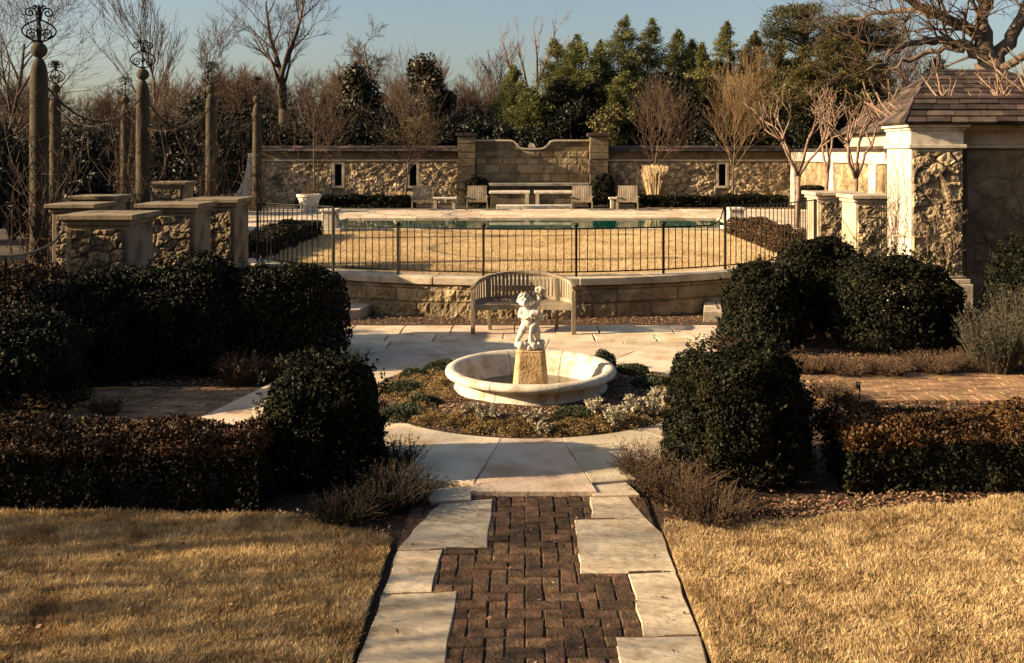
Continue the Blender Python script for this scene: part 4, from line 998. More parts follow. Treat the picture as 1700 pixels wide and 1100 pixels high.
def hedge(label, x0, x1, y0, y1, z0, h, n, leaf, m, seed, mt=None, group=None, path=None, amp=.05, name='hedge'):
    r = np.random.default_rng(seed); lx_, ly_ = x1 - x0, y1 - y0
    A = np.array([lx_ * ly_, lx_ * h, lx_ * h * .5, ly_ * h, ly_ * h]); f = r.choice(5, n, p=A / A.sum())
    u, v = r.random(n), r.random(n); dep = (r.random(n) ** 2.0) * .16
    P = np.zeros((n, 3)); N = np.zeros((n, 3))
    def put(k, x, y, z, nx): P[k] = np.stack([x, y, z], -1); N[k] = nx
    k = f == 0; put(k, x0 + u[k] * lx_, y0 + v[k] * ly_, h - dep[k], (0, 0, 1))
    k = f == 1; put(k, x0 + u[k] * lx_, y0 + dep[k], v[k] * h, (0, -1, .2))
    k = f == 2; put(k, x0 + u[k] * lx_, y1 - dep[k], v[k] * h, (0, 1, .2))
    k = f == 3; put(k, x0 + dep[k], y0 + u[k] * ly_, v[k] * h, (-1, 0, .2))
    k = f == 4; put(k, x1 - dep[k], y0 + u[k] * ly_, v[k] * h, (1, 0, .2))
    nz = fbm(P[:, 0] * 2.1 + 60, P[:, 1] * 2.1 + P[:, 2] * 2.3 + 60, seed) - .5; n2 = fbm(P[:, 0] * 6 + 60, P[:, 1] * 6 + P[:, 2] * 6 + 60, seed + 3) - .5
    P += N * ((nz * 5 + n2 * 3) * amp)[:, None]
    P[:, 2] -= np.clip(.10 - np.minimum(np.minimum(P[:, 0] - x0, x1 - P[:, 0]), np.minimum(P[:, 1] - y0, y1 - P[:, 1])), 0, .1) ** 2 * 6 * (P[:, 2] > h * .7)
    P[:, 2] = np.maximum(P[:, 2], .01) + z0
    if path: P[:, 0], P[:, 1] = path(P[:, 0], P[:, 1])
    t = thing(name, label, 'hedge', ((x0 + x1) / 2, (y0 + y1) / 2, z0), group)
    if mt is not None:
        top = P[:, 2] - z0 > h * (.80 + .3 * nz) - .04
        link_mesh('foliage', leaf_mesh('foliage', P[~top], N[~top], leaf, leaf * .55, r, .35), m, t)
        link_mesh('new_growth', leaf_mesh('new_growth', P[top], N[top], leaf, leaf * .55, r, .35), mt, t)
    else: link_mesh('foliage', leaf_mesh('foliage', P, N, leaf, leaf * .55, r, .35), m, t)
    b = MB(); q = random.Random(seed)
    for i in range(int(lx_ * 14)):
        x, y = q.uniform(x0 + .1, x1 - .1), q.uniform(y0 + .1, y1 - .1)
        b.tube([(x, y, z0), (x + q.gauss(0, .06), y + q.gauss(0, .06), z0 + h * .55), (x + q.gauss(0, .1), y + q.gauss(0, .1), z0 + h * .92)], [.012, .009, .003], 4)
    if not path: b.build('stem', BARKD, t)
    return t
HG = 'low clipped hedges'
hedge('low clipped hedge along the lawn at left with reddish brown top', -7.2, -2.05, 7.42, 8.05, 0, .60, 70000, .036, BOX, 31, BOXB, HG)
hedge('low clipped hedge along the lawn at right with bronze leaves on top', 2.62, 7.6, 7.85, 8.62, 0, .55, 70000, .036, BOX, 32, BOXB, HG)
hedge('dark low hedge at the far left behind the handrail', -12.5, -6.6, 14.6, 15.4, 0, 1.02, 30000, .06, BOX, 33, BOXB, HG)
hedge('low dark hedge on the left side of the pool lawn inside the fence', -6.2, -5.3, 19.4, 25.4, TZ, .42, 26000, .06, BOX, 34, None, HG)
hedge('low brown hedge on the right side of the pool lawn inside the fence', 5.45, 6.4, 20.8, 26.0, TZ, .40, 26000, .06, BOXB, 35, None, HG)
hedge('low dark hedge at the foot of the left wall run', -9.0, -4.35, 37.9, 38.6, TZ, .46, 16000, .09, BOX, 36, None, HG)
hedge('low dark hedge at the foot of the right wall run', 4.5, 10.4, 38.2, 38.9, TZ, .46, 18000, .09, BOX, 37, None, HG)
for lab, p in (('round clipped dark shrub against the left pier of the wall fountain', 792), ('round clipped dark shrub against the right pier of the wall fountain', 1000)):
    bush('evergreen_bush', lab, ((p - HX) * 38.6 / FPX, 38.6, TZ), .50, .45, 1.25, 7000, .10, BOX, 40 + p, group='round shrubs by the wall fountain', stems=False)
bush('evergreen_bush', 'small dark clipped ball by the sunlit side wall', (10.75, 36.0, TZ), .6, .6, .95, 5000, .10, BOX, 43, group='round shrubs by the wall fountain', stems=False)
bush('evergreen_bush', 'small dark clipped ball behind the stone pier caps at right', (10.4, 30.6, TZ), .55, .55, .75, 5000, .09, BOX, 44, group='round shrubs by the wall fountain', stems=False)

def tuft(name, label, c, rad, h, n, m, seed, cat='plant', group=None, W=.006, leaf=.0, up=.9, spread=.8):
    """spray of fine stems, each carrying small leaves when leaf > 0"""
    r = np.random.default_rng(seed); q = random.Random(seed); b = MB(); Ps = []; Ds = []
    for i in range(n):
        a, rr_ = q.uniform(0, 6.28), rad * .45 * math.sqrt(q.random()); o = Vector((c[0] + rr_ * math.cos(a), c[1] + rr_ * math.sin(a), c[2])); L = h * q.uniform(.55, 1.1)
        d = Vector((math.cos(a) * spread * q.random() * rad / h * 1.1 + q.gauss(0, .14), math.sin(a) * spread * q.random() * rad / h * 1.1 + q.gauss(0, .14), up)).normalized()
        m1 = o + d * L * .55; tip = o + d * L + Vector((q.gauss(0, .05), q.gauss(0, .05), -.04 * q.random()))
        b.tube([o, m1, tip], [W * .5, W * .4, W * .15], 3, cap=False)
        for k in range(int(leaf and 14)):
            f = q.uniform(.2, 1.0); p = (o.lerp(m1, f * 2) if f < .5 else m1.lerp(tip, f * 2 - 1)); Ps.append(tuple(p)); Ds.append(tuple(d))
    t = thing(name, label, cat, c, group)
    if leaf:
        Ps, Ds = np.array(Ps), np.array(Ds); Ps += r.normal(0, leaf * .35, Ps.shape)
        link_mesh('leaves', leaf_mesh('leaves', Ps, r.normal(size=Ps.shape), leaf, leaf * .35, r, .5, Ds, .45), m, t); b.build('stems', BARKD if m in (ROSEM, DARKP) else TWIG, t)
    else: b.build('stems', m, t)
    return t
PG = 'feathery brown perennials along the paving edge'
for i, (lab, x, y, rad, h, n, m) in enumerate([
    ('feathery brown plant spilling onto the path slabs at right', 1.22, 7.75, .42, .31, 460, BROWNP), ('low feathery brown plant at the right lawn corner', 1.42, 7.28, .40, .30, 320, BROWNP),
    ('feathery brown plant against the front right bush, nearer the ring of slabs', 1.0, 8.2, .30, .34, 240, BROWNP), ('dark feathery plant spilling onto the path slabs at left', -1.02, 7.62, .40, .33, 460, DARKP),
    ('dark feathery plant at the left lawn corner', -1.35, 7.3, .36, .26, 320, DARKP), ('upright brown plant beside the ring of slabs at left', -1.12, 8.35, .25, .34, 200, BROWNP)]):
    tuft('perennial', lab, (x, y, 0), rad, h, n, m, 60 + i, group=PG, leaf=.022)
EG = 'brown tufts edging the right brick path'
for i, (px, py, rad, h) in enumerate([(1215, 590, .32, .34), (1335, 618, .42, .26), (1400, 622, .42, .27), (1470, 622, .42, .26), (1545, 618, .45, .30), (1610, 612, .4, .28), (1380, 665, .3, .26), (1465, 650, .01, .01)][:7]):
    x, y, _ = at(px, py); labs = ['brown tuft at the corner of the patio below the right bushes', 'brown tuft nearest the front right bush on the far edge of the right path', 'second brown tuft from the front bush on the far edge of the right path', 'middle brown tuft on the far edge of the right brick path', 'large brown tuft on the far edge of the right brick path', 'brown tuft beside the grey green rosemary', 'thin brown tuft on the near edge of the right path by the path light']
    tuft('perennial', labs[i], (x, y, 0), rad, h, 330, BROWNP, 80 + i, group=EG, leaf=.024)
tuft('perennial', 'sunlit upright brown plant before the huge dark bush at left', (at(395, 640)[0], at(395, 640)[1], 0), .28, .42, 220, BROWNP, 95, group='brown plants by the left brick path', leaf=.03)
tuft('perennial', 'low brown plant right of the upright one by the left brick path', (at(455, 632)[0], at(455, 632)[1], 0), .3, .3, 200, BROWNP, 96, group='brown plants by the left brick path', leaf=.028)
tuft('perennial', 'thin dry plant on the near edge of the left brick path', (at(175, 690)[0], at(175, 690)[1], 0), .25, .22, 160, BROWNP, 97, group='brown plants by the left brick path', leaf=.02)
RG = 'grey green rosemary shrubs at the right edge'
for i, (lab, px, py, rad, h) in enumerate([('grey green rosemary nearest the brown tufts at the right edge', 1650, 618, .48, .78), ('grey green rosemary cut by the right edge of the photo', 1700, 600, .5, 1.0), ('smaller rosemary in the shade of the vine covered wall', 1625, 575, .35, .6)]):
    x, y, _ = at(px, py); tuft('rosemary', lab, (x, y, 0), rad, h, 520, ROSEM, 110 + i, cat='shrub', group=RG, leaf=.045, up=1.0)
# straw grass clump at the wall
def strawclump(label, c, rad, h, n, seed):
    q = random.Random(seed); b = MB()
    for i in range(n):
        a, r_ = q.uniform(0, 6.28), rad * .5 * math.sqrt(q.random()); o = Vector((c[0] + r_ * math.cos(a), c[1] + r_ * math.sin(a), c[2])); s = q.uniform(.3, 1.0)
        tip = o + Vector((math.cos(a) * rad * s * .7 + q.gauss(0, .05), math.sin(a) * rad * s * .7, h * q.uniform(.6, 1.05)))
        b.tube([o, o.lerp(tip, .6) + Vector((0, 0, .1)), tip, tip + Vector((math.cos(a) * .08, math.sin(a) * .08, -.12 * q.random()))], [.010, .010, .012, .003], 3)
    return tag(b.build('grass_clump', PLUME), label, 'ornamental grass', 'pale ornamental grass clumps')
strawclump('tall pale straw grass clump against the right wall run', ((1088 - HX) * 39.6 / FPX, 39.6, TZ), .48, 1.62, 420, 1)
strawclump('short pale grass at the foot of the left wall run', ((668 - HX) * 39.8 / FPX, 39.8, TZ), .45, .55, 200, 2)

# ---- bed round the fountain
r = np.random.default_rng(21)
def bed_z(x, y): return .05 + .10 * (1 - np.minimum(np.hypot(x - FC[0], y - FC[1]) / 1.82, 1) ** 2)
def mound(c, rad, h, n, rr):
    d = unit(rr.normal(size=(n, 3))); d[:, 2] = np.abs(d[:, 2]); t = .55 + .45 * rr.random(n) ** .5
    return d * t[:, None] * np.array([rad, rad, h]) * (1 + .25 * lump(d, rr))[:, None] + np.array(c), d
Ps, Ds = [], []
q = random.Random(8)
for i in range(230):
    a = R(q.uniform(150, 372)); rad = q.uniform(1.38, 1.76)
    if 150 < math.degrees(a) < 215: rad = q.uniform(1.05, 1.76)
    x, y = FC[0] + rad * math.cos(a), FC[1] + rad * math.sin(a)
    P, d = mound((x, y, bed_z(x, y) - .01), q.uniform(.07, .14), q.uniform(.05, .10), 260, r); Ps.append(P); Ds.append(d)
for i in range(50):
    a = R(q.uniform(20, 130)); rad = q.uniform(1.4, 1.74); x, y = FC[0] + rad * math.cos(a), FC[1] + rad * math.sin(a)
    P, d = mound((x, y, bed_z(x, y) - .01), q.uniform(.06, .1), q.uniform(.04, .07), 200, r); Ps.append(P); Ds.append(d)
Ps, Ds = np.concatenate(Ps), np.concatenate(Ds)
o = link_mesh('groundcover', leaf_mesh('groundcover', Ps, Ds, .024, .010, r, .4), GOLDC); tag(o, 'golden brown groundcover creeping round the edge of the fountain bed', 'groundcover', None, 'stuff')
JG = 'dark creeping junipers in the fountain bed'
for i, (px, py, rad, h, lab) in enumerate([(735, 612, .24, .15, 'dark creeping juniper at the back left of the fountain basin'), (690, 622, .22, .12, 'dark creeping juniper farther left behind the basin'), (672, 648, .24, .14, 'dark creeping juniper at the left of the bed'), (665, 685, .27, .15, 'dark creeping juniper at the front left rim of the bed'),
    (700, 668, .2, .11, 'small dark creeping juniper between the two left ones'), (1003, 606, .16, .22, 'dark upright juniper just behind the right rim of the basin'), (1048, 617, .24, .15, 'dark creeping juniper at the back right of the bed'), (1080, 640, .26, .14, 'dark creeping juniper at the far right of the bed'), (950, 690, .22, .10, 'low dark juniper in front of the basin between silver plants')]):
    x, y, _ = at(px, py, .1); rr_ = np.random.default_rng(300 + i); P, d = mound((x, y, float(bed_z(x, y)) - .02), rad, h, 4200, rr_)
    tag(link_mesh('juniper', leaf_mesh('juniper', P, d, .03, .009, rr_, .3, d + np.array([0, 0, .5]), .5), JUNI), lab, 'juniper', JG)
SG = 'silver leaved plants in the fountain bed'
for i, (px, py, rad, h, lab) in enumerate([(780, 696, .15, .17, 'silver leaved plant at the front left foot of the basin'), (808, 700, .16, .18, 'silver leaved plant second from left before the basin'), (884, 706, .15, .17, 'silver leaved plant right in front of the basin'), (902, 716, .12, .11, 'small silver leaved plant nearest the front of the bed'), (985, 692, .16, .2, 'silver leaved plant before the right side of the basin'),
    (1022, 706, .2, .22, 'large silver leaved plant at the right front of the bed'), (1046, 690, .17, .22, 'tall silver leaved plant behind the large one at right'), (1082, 690, .2, .24, 'silver leaved plant beside the front right bush'), (1095, 672, .18, .2, 'silver leaved plant half hidden by the front right bush')]):
    x, y, _ = at(px, py, .08); rr_ = np.random.default_rng(330 + i); z = float(bed_z(x, y)) - .01; P = []; D_ = []; U = []; N_ = 16
    for k in range(N_):
        a, s = rr_.uniform(0, 6.28), rr_.uniform(.2, 1); top = np.array([math.cos(a) * rad * s, math.sin(a) * rad * s, h * (1.05 - .4 * s)])
        for j in range(34):
            f = rr_.uniform(.25, 1); out = unit(rr_.normal(size=3) + np.array([0, 0, .5])); P.append(np.array([x, y, z]) + top * f + out * .018); U.append(out); D_.append(np.array([0, 0, 1]))
    P, U, D_ = np.array(P), np.array(U), np.array(D_)
    tag(link_mesh('silver_plant', leaf_mesh('silver_plant', P, D_, .05, .016, rr_, .4, U, .8), SILVER), lab, 'silver plant', SG)

# ---- fallen leaves on the beds
P = []
def scatter(n, fn):
    x, y, z = fn(n); P.append(np.stack([x, y, z + .006 + .012 * r.random(len(x))], -1))
scatter(3200, lambda n: (lambda x: (x, 7.12 - .09 * (x + .9) * .9 + r.normal(.08, .09, n) - np.clip((x + 1.6) * .4, 0, .25), np.full(n, .02)))(r.uniform(-6, -.98, n)))
scatter(3800, lambda n: (lambda x: (x, 7.10 + .20 * (x - 1) + r.normal(.18, .13, n), np.full(n, .02)))(r.uniform(1.05, 6, n)))
scatter(7000, lambda n: (r.uniform(2.6, 7, n), r.uniform(12.25, 13.6, n), np.full(n, .01)))
scatter(4500, lambda n: (r.uniform(2.3, 7, n), r.uniform(8.7, 10.72, n), np.full(n, .01)))
scatter(2600, lambda n: (r.uniform(-4, 4.6, n), r.uniform(15.62, 16.3, n), np.full(n, .01)))
scatter(2600, lambda n: (r.uniform(-6, -3, n), r.uniform(11.5, 12.2, n), np.full(n, .01)))
scatter(1200, lambda n: (r.uniform(-6, -2.2, n), r.uniform(8.1, 9.85, n), np.full(n, .01)))
scatter(170, lambda n: (r.uniform(-5, -.95, n), r.uniform(4.8, 7.0, n), np.full(n, .055)))
scatter(110, lambda n: (r.uniform(1.05, 5.5, n), r.uniform(4.8, 7.3, n), np.full(n, .055)))
scatter(60, lambda n: (r.uniform(-.9, .98, n), r.uniform(4.9, 7.7, n), np.full(n, .03)))
scatter(90, lambda n: (r.uniform(-3.5, 3, n), r.uniform(13.2, 15.2, n), np.full(n, .05)))
def bedpts(n):
    a, rad = r.uniform(0, 6.28, n), r.uniform(.95, 1.8, n); x, y = FC[0] + rad * np.cos(a), FC[1] + rad * np.sin(a); return x, y, bed_z(x, y)
scatter(6500, bedpts)
scatter(5200, lambda n: (r.uniform(4.4, 11, n), r.uniform(36.8, 38.0, n), np.full(n, TZ)))
P = np.concatenate(P)
o = link_mesh('fallen_leaves', leaf_mesh('fallen_leaves', P, np.tile([0, 0, 1.0], (len(P), 1)), .040, .020, r, .6), LITTER); tag(o, 'fallen brown leaves and bark chips lying on the beds', 'fallen leaves', None, 'stuff')

# ================================================================== TREES
def grow(seed, base, H, r0, splits, lean=(0, 0), first=.3, ang=(25, 50), ratio=(.55, .75), up=.15, wob=.10, depth=4, kids=(5, 5, 4, 4), fork=None, sides=(7, 5, 4, 3, 3), minr=.006):
    """bare tree: returns trunk and crown builders"""
    q = random.Random(seed); T, K = MB(), MB(); tips = []
    def br(p, d, L, r_, lev):
        n = max(3, int(6 - lev * .6)); pts = [p.copy()]; rad = [r_]; d = d.copy(); c = p.copy()
        for i in range(n):
            d = (d + Vector((q.gauss(0, wob), q.gauss(0, wob), q.gauss(0, wob * .6) + up * (.5 if lev else .2)))).normalized(); c = c + d * (L / n); pts.append(c.copy()); rad.append(max(r_ * (1 - .82 * (i + 1) / n) if lev else r_ * (1 - .75 * (i + 1) / n), minr * .5))
        (T if lev == 0 else K).tube(pts, rad, sides[min(lev, len(sides) - 1)], cap=lev < 2)
        if lev >= depth: tips.append((pts[-1], d)); return
        m = kids[min(lev, len(kids) - 1)]
        for k in range(m):
            f = (first if lev == 0 else .25) + (1 - (first if lev == 0 else .25)) * ((k + q.random()) / m); f = min(f, .98); i = f * n; i0 = min(int(i), n - 1); o = pts[i0].lerp(pts[i0 + 1], i - i0); dd = (pts[i0 + 1] - pts[i0]).normalized()
            a = q.uniform(0, 6.283); s = dd.orthogonal().normalized(); s = Matrix.Rotation(a, 3, dd) @ s; th = R(q.uniform(*ang)); nd = (dd * math.cos(th) + s * math.sin(th)).normalized()
            rr_ = (rad[i0] + (rad[i0 + 1] - rad[i0]) * (i - i0)) * q.uniform(.5, .72)
            br(o, nd, L * q.uniform(*ratio) * (1.05 - .45 * f if lev == 0 else 1.0), max(rr_, minr), lev + 1)
        tips.append((pts[-1], d))
    d0 = Vector((lean[0], lean[1], 1)).normalized()
    if fork:
        stem = [Vector(base), Vector(base) + d0 * H * fork[0] * .5, Vector(base) + d0 * H * fork[0]]; T.tube(stem, [r0 * 1.25, r0 * 1.05, r0], 8)
        for fx, fy, s in fork[1]: br(stem[-1].copy(), Vector((fx, fy, 1)).normalized(), H * (1 - fork[0]) * s, r0 * .75, 0)
    else: br(Vector(base), d0, H, r0, 0)
    return T, K, tips
def bare_tree(name, label, base, H, r0, seed, mt=BARK, mk=TWIG, cat='bare tree', group=None, **kw):
    t = thing(name, label, cat, base, group); T, K, tips = grow(seed, base, H, r0, None, **kw)
    zs = sorted(v[2] for v in K.v); f = H / (zs[int(len(zs) * .992)] - base[2])
    for M_ in (T, K): M_.v = [tuple(base[i] + (v[i] - base[i]) * f for i in range(3)) for v in M_.v]
    T.build('trunk', mt, t, smooth=True); K.build('crown', mk, t, smooth=True)
    return t
def W(px, py, D): return atD(px, py, D)
def base(px, D): return ((px - HX) * D / FPX, D, TZ)
def topH(py, D): return CZ - (py - HY) * D / FPX - TZ

# young fan-shaped trees in front of the wall
VG = 'young twiggy trees in front of the back wall'
def vase(label, px, py, D, seed, r0=.07, mk=TWIG, spread=(14, 30), first=.34, kids=(22, 6, 4, 3), width=1.0):
    H = topH(py, D)
    return bare_tree('young_tree', label, base(px, D), H, r0, seed, BARK, mk, 'young tree', VG, first=first, ang=spread, ratio=(.45, .70), up=.16, wob=.04, depth=3, kids=kids, minr=.011, sides=(7, 4, 3, 3))
vase('thin twiggy tree with wide brown crown before the left slit window', 520, 115, 39.3, 1, mk=TWIG, spread=(35, 62), first=.25)
vase('thin twiggy tree with brown crown between the slit windows and the wall fountain', 672, 125, 39.3, 2, mk=TWIG, spread=(32, 56), first=.25)
vase('vase shaped twiggy tree behind the straw grass clump', 1085, 122, 40.0, 3, mk=TWIG, spread=(24, 46), first=.28)
vase('tallest twiggy ochre tree by the right slit window', 1217, 85, 38.9, 4, mk=TWIGO, spread=(22, 44), first=.30, kids=(30, 7, 4, 3))

# crape myrtles: pollarded, knuckled stems
def crape(label, px, D, ztop_, seed, stems=3, r0=.06, spread=.5, maxlev=2):
    q = random.Random(seed); bx_, by_, _ = base(px, D); t = thing('crape_myrtle', label, 'crape myrtle', (bx_, by_, TZ), 'pollarded crape myrtles'); T, K = MB(), MB(); H = ztop_ - TZ
    def knob(p, r_): K.ball(tuple(p), r_, 8)
    trunk = Vector((bx_, by_, TZ)); f0 = trunk + Vector((q.gauss(0, .05), q.gauss(0, .05), H * .42)); T.tube([trunk, trunk.lerp(f0, .5) + Vector((q.gauss(0, .03), 0, 0)), f0], [r0 * 1.15, r0, r0 * .95], 8)
    def limb(p, d, L, r_, lev):
        pts = [p.copy()]; c = p.copy(); n = 4
        for i in range(n): d = (d + Vector((q.gauss(0, .16), q.gauss(0, .16), .06))).normalized(); c = c + d * L / n; pts.append(c.copy())
        K.tube(pts, [r_ * (1 - .35 * i / n) for i in range(n + 1)], 6)
        if lev < maxlev:
            knob(c, r_ * .95)
            for k in range(3 if lev == 0 else q.randint(2, 3)): 
                a = q.uniform(0, 6.28); s = d.orthogonal().normalized(); s = Matrix.Rotation(a, 3, d) @ s; limb(c, (d + s * q.uniform(.35, .8)).normalized(), L * q.uniform(.5, .8), r_ * .58, lev + 1)
        else:
            knob(c, r_ * 1.05)
            for k in range(2):
                e = c + d * q.uniform(.05, .3) + Vector((q.gauss(0, .13), q.gauss(0, .13), q.uniform(.0, .2))); K.tube([c, e, e + Vector((q.gauss(0, .04), q.gauss(0, .04), .05))], [.013, .010, .004], 4)
    for k in range(stems):
        a = k / stems * 6.28 + q.random(); limb(f0, Vector((math.cos(a) * spread, math.sin(a) * spread, 1)).normalized(), H * .30, r0 * .72, 0)
    T.build('trunk', CRAPE, t, smooth=True); K.build('crown', CRAPE, t, smooth=True)
crape('pale pollarded crape myrtle farthest left beside the iron fence end', 1323, 27.0, 4.2, 1, 4, .065)
crape('pale pollarded crape myrtle between the fence end and the gate pier', 1367, 29.5, 4.3, 2, 3, .06)
crape('pale pollarded crape myrtle nearest the tall gate pier', 1422, 26.0, 4.1, 3, 4, .07)
crape('pale pollarded stems rising at the left end of the gate roof', 1500, 24.0, 4.8, 4, 2, .055, .7, 1)
crape('pale pollarded stems rising above the middle of the gate roof', 1575, 22.0, 5.2, 5, 4, .065, 1.0, 1)
crape('pale pollarded stems above the gate roof near the big oak', 1640, 21.0, 4.6, 6, 3, .06, .7, 1)
crape('pale pollarded stems at the right edge above the roof', 1700, 21.5, 5.3, 7, 3, .06, .5, 1)

# big old oak at right
D = 44.0; ox = (1648 - HX) * D / FPX
t = thing('oak_tree', 'massive old bare oak rising behind the pavilion roof at right', 'oak', (ox, D, TZ))
T, K = MB(), MB(); q = random.Random(12)
p = lambda px, py, d=0: Vector(W(px, py, D + d))
T.tube([Vector((ox + .2, D, TZ)), p(1655, 190), p(1648, 130), p(1640, 100)], [.85, .68, .58, .62], 12)
tips = []
def sub(pts, rads, lev=0):
    P_ = [p(*a) for a in pts]; Q = [P_[0]]
    for a, b_ in zip(P_, P_[1:]):
        for k in range(1, 5): Q.append(a.lerp(b_, k / 4) + Vector((q.gauss(0, .07), q.gauss(0, .07), q.gauss(0, .06))))
    rr_ = [rads[0] + (rads[1] - rads[0]) * (k / (len(Q) - 1)) for k in range(len(Q))]; (T if lev == 0 else K).tube(Q, rr_, 8)
    for i in range(3, len(Q), 1):
        if q.random() < .85:
            d = (Q[i] - Q[i - 1]).normalized(); s = Matrix.Rotation(q.uniform(0, 6.28), 3, d) @ d.orthogonal().normalized(); twig(Q[i], (d * .7 + s * .8 + Vector((0, 0, .15))).normalized(), q.uniform(1.6, 3.4), max(rr_[i] * .35, .03), 0)
def twig(o, d, L, r_, lev):
    pts = [o.copy()]; c = o.copy()
    for k in range(5): d = (d + Vector((q.gauss(0, .16), q.gauss(0, .16), q.gauss(.02, .12)))).normalized(); c = c + d * L / 5; pts.append(c.copy())
    K.tube(pts, [r_ * (1 - .8 * k / 5) for k in range(6)], 4 if lev < 2 else 3, cap=False)
    if lev < 2:
        for k in range(6): 
            i = q.randint(1, 5); s = Matrix.Rotation(q.uniform(0, 6.28), 3, d) @ d.orthogonal().normalized(); twig(pts[i], (d * .8 + s * .7).normalized(), L * q.uniform(.4, .65), max(r_ * .5, .011), lev + 1)
sub([(1640, 105), (1628, 60), (1560, 25), (1490, -10), (1400, -40)], (.34, .10))
sub([(1645, 105), (1632, 40), (1640, -30), (1630, -120)], (.38, .16))
sub([(1655, 105), (1690, 40), (1720, -20), (1760, -100)], (.36, .15))
sub([(1642, 112), (1610, 78), (1560, 65), (1515, 70, -3), (1470, 95, -5), (1440, 120, -6)], (.26, .06))
sub([(1600, 82, 1), (1545, 85, 2), (1500, 100, 2), (1470, 122, 2)], (.17, .05))
sub([(1560, 25), (1500, 15, 3), (1440, 25, 4), (1400, 35, 5)], (.16, .05))
sub([(1650, 120), (1720, 80, -2), (1780, 60, -3)], (.22, .1))
T.build('trunk', BARK, t, smooth=True); K.build('crown', TWIG, t, smooth=True)

# bare trees against the sky
TG = 'bare winter trees behind the garden'
bare_tree('bare_tree', 'large bare tree with leaning trunk at the far left edge', base(-10, 40), topH(-90, 40), .26, 21, BARKD, TWIG, group=TG, lean=(.13, 0), first=.25, ang=(28, 55), kids=(10, 6, 5, 4), minr=.013)
bare_tree('bare_tree', 'slender upright bare tree above the second front column', base(250, 55), topH(-50, 55), .16, 22, BARK, TWIG, group=TG, first=.35, ang=(10, 22), kids=(16, 6, 4, 3), ratio=(.35, .6), minr=.016)
bare_tree('bare_tree', 'bare tree with rounded fan crown above the third front column', base(312, 52), topH(28, 52), .17, 23, BARKD, TWIG, group=TG, lean=(.05, 0), first=.45, ang=(20, 42), kids=(9, 7, 5, 4), ratio=(.4, .55), minr=.014)
bare_tree('bare_tree', 'tall dark bare tree forking into a V above the left wall run', base(470, 50), topH(-60, 50), .26, 24, BARKD, TWIG, group=TG, fork=(.42, [(-.10, 0, 1), (.22, .05, .95)]), first=.12, ang=(24, 48), kids=(8, 5, 5, 4), ratio=(.4, .6), minr=.013)
bare_tree('bare_tree', 'flat topped spreading bare tree behind the first magnolia', base(612, 58), topH(38, 58), .20, 25, BARK, TWIG, group=TG, fork=(.5, [(-.25, 0, .8), (.22, 0, 1.0)]), first=.3, ang=(30, 60), kids=(7, 6, 5, 4), ratio=(.4, .6), up=.08, minr=.014)
bare_tree('bare_tree', 'bare tree leaning right between the two magnolias', base(636, 57), topH(80, 57), .18, 26, BARK, TWIG, group=TG, lean=(.34, 0), first=.4, ang=(22, 45), kids=(9, 6, 5, 3), minr=.015)
bare_tree('bare_tree', 'thin pale bare tree opening like a vase above the wall fountain', base(885, 50), topH(22, 50), .14, 27, BARK, CRAPE, group=TG, fork=(.45, [(-.35, 0, 1), (.05, .1, 1.05), (.3, 0, 1), (-.12, .2, .9)]), first=.35, ang=(12, 30), kids=(5, 4, 3, 2), ratio=(.3, .5), minr=.013, depth=3)
bt = bare_tree('bare_tree', 'dense round topped bare tree right of the second magnolia', base(806, 66), topH(72, 66), .20, 28, BARK, TWIG, group=TG, first=.3, ang=(14, 34), kids=(14, 8, 5, 3), ratio=(.4, .58), minr=.018)
def again(src, label, px, D, py, src_H, rz): return dup(src, base(px, D), rz, topH(py, D) / src_H, label=label, group=TG)
hb = topH(72, 66)
again(bt, 'hazy bare tree just left of the dense round topped one', 752, 70, 88, hb, 1.9)
again(bt, 'hazy purple brown bare tree behind the pines and oak branches', 1520, 62, 40, hb, 2.6)
again(bt, 'bare tree behind the right pine and above the conifers', 1470, 64, 75, hb, .7)
sp = bare_tree('bare_tree', 'brushy low bare tree left of the nearest column', base(40, 52), topH(120, 52), .12, 29, TWIG, TWIG, group=TG, first=.12, ang=(18, 50), kids=(16, 8, 6, 4), ratio=(.4, .62), minr=.016)
hs = topH(120, 52)
TH = [(115, 57, 135, 'brushy bare tree between the nearest column and the sky gap'), (185, 60, 150, 'low brushy bare tree behind the back row column'), (275, 50, 120, 'brushy bare tree right of the second front column'), (340, 56, 112, 'brushy bare tree behind the third front column'), (390, 60, 108, 'brushy reddish bare tree left of the fourth front column'),
      (440, 55, 118, 'brushy bare tree right of the fourth front column'), (500, 52, 125, 'brushy bare tree under the V forked tree'), (545, 60, 105, 'brushy bare tree left of the first magnolia'), (650, 62, 130, 'brushy bare tree filling the gap between the magnolias'), (770, 58, 140, 'brushy bare tree right of the second magnolia'), (840, 60, 150, 'brushy bare tree at the foot of the vase shaped tree'), (225, 46, 165, 'brushy bare shrub tree behind the column vines')]
for i, (px, D_, py, lab) in enumerate(TH): dup(sp, base(px, D_), 1.3 * i, topH(py, D_) / hs * .97, label=lab, group=TG)

for i, (px, D_, py) in enumerate([(70, 66, 128), (150, 64, 142), (205, 68, 138), (300, 66, 118), (365, 65, 112), (415, 67, 104), (470, 68, 112), (525, 66, 108), (575, 69, 112), (690, 68, 125), (735, 66, 130), (800, 70, 138)]):
    dup(sp, base(px, D_), 2.1 * i + .5, topH(py, D_) / hs * .97, label='hazy bare tree of the far thicket ' + ['at its left end', 'under the left sky gap', 'below the slender upright tree', 'behind the third front column vines', 'left of the third column gap', 'above the fourth front column ball', 'under the V forked trunk', 'left of the flat topped tree', 'below the flat topped tree', 'right of the leaning tree', 'behind the second magnolia', 'at its right end by the narrow evergreen'][i], group=TG)
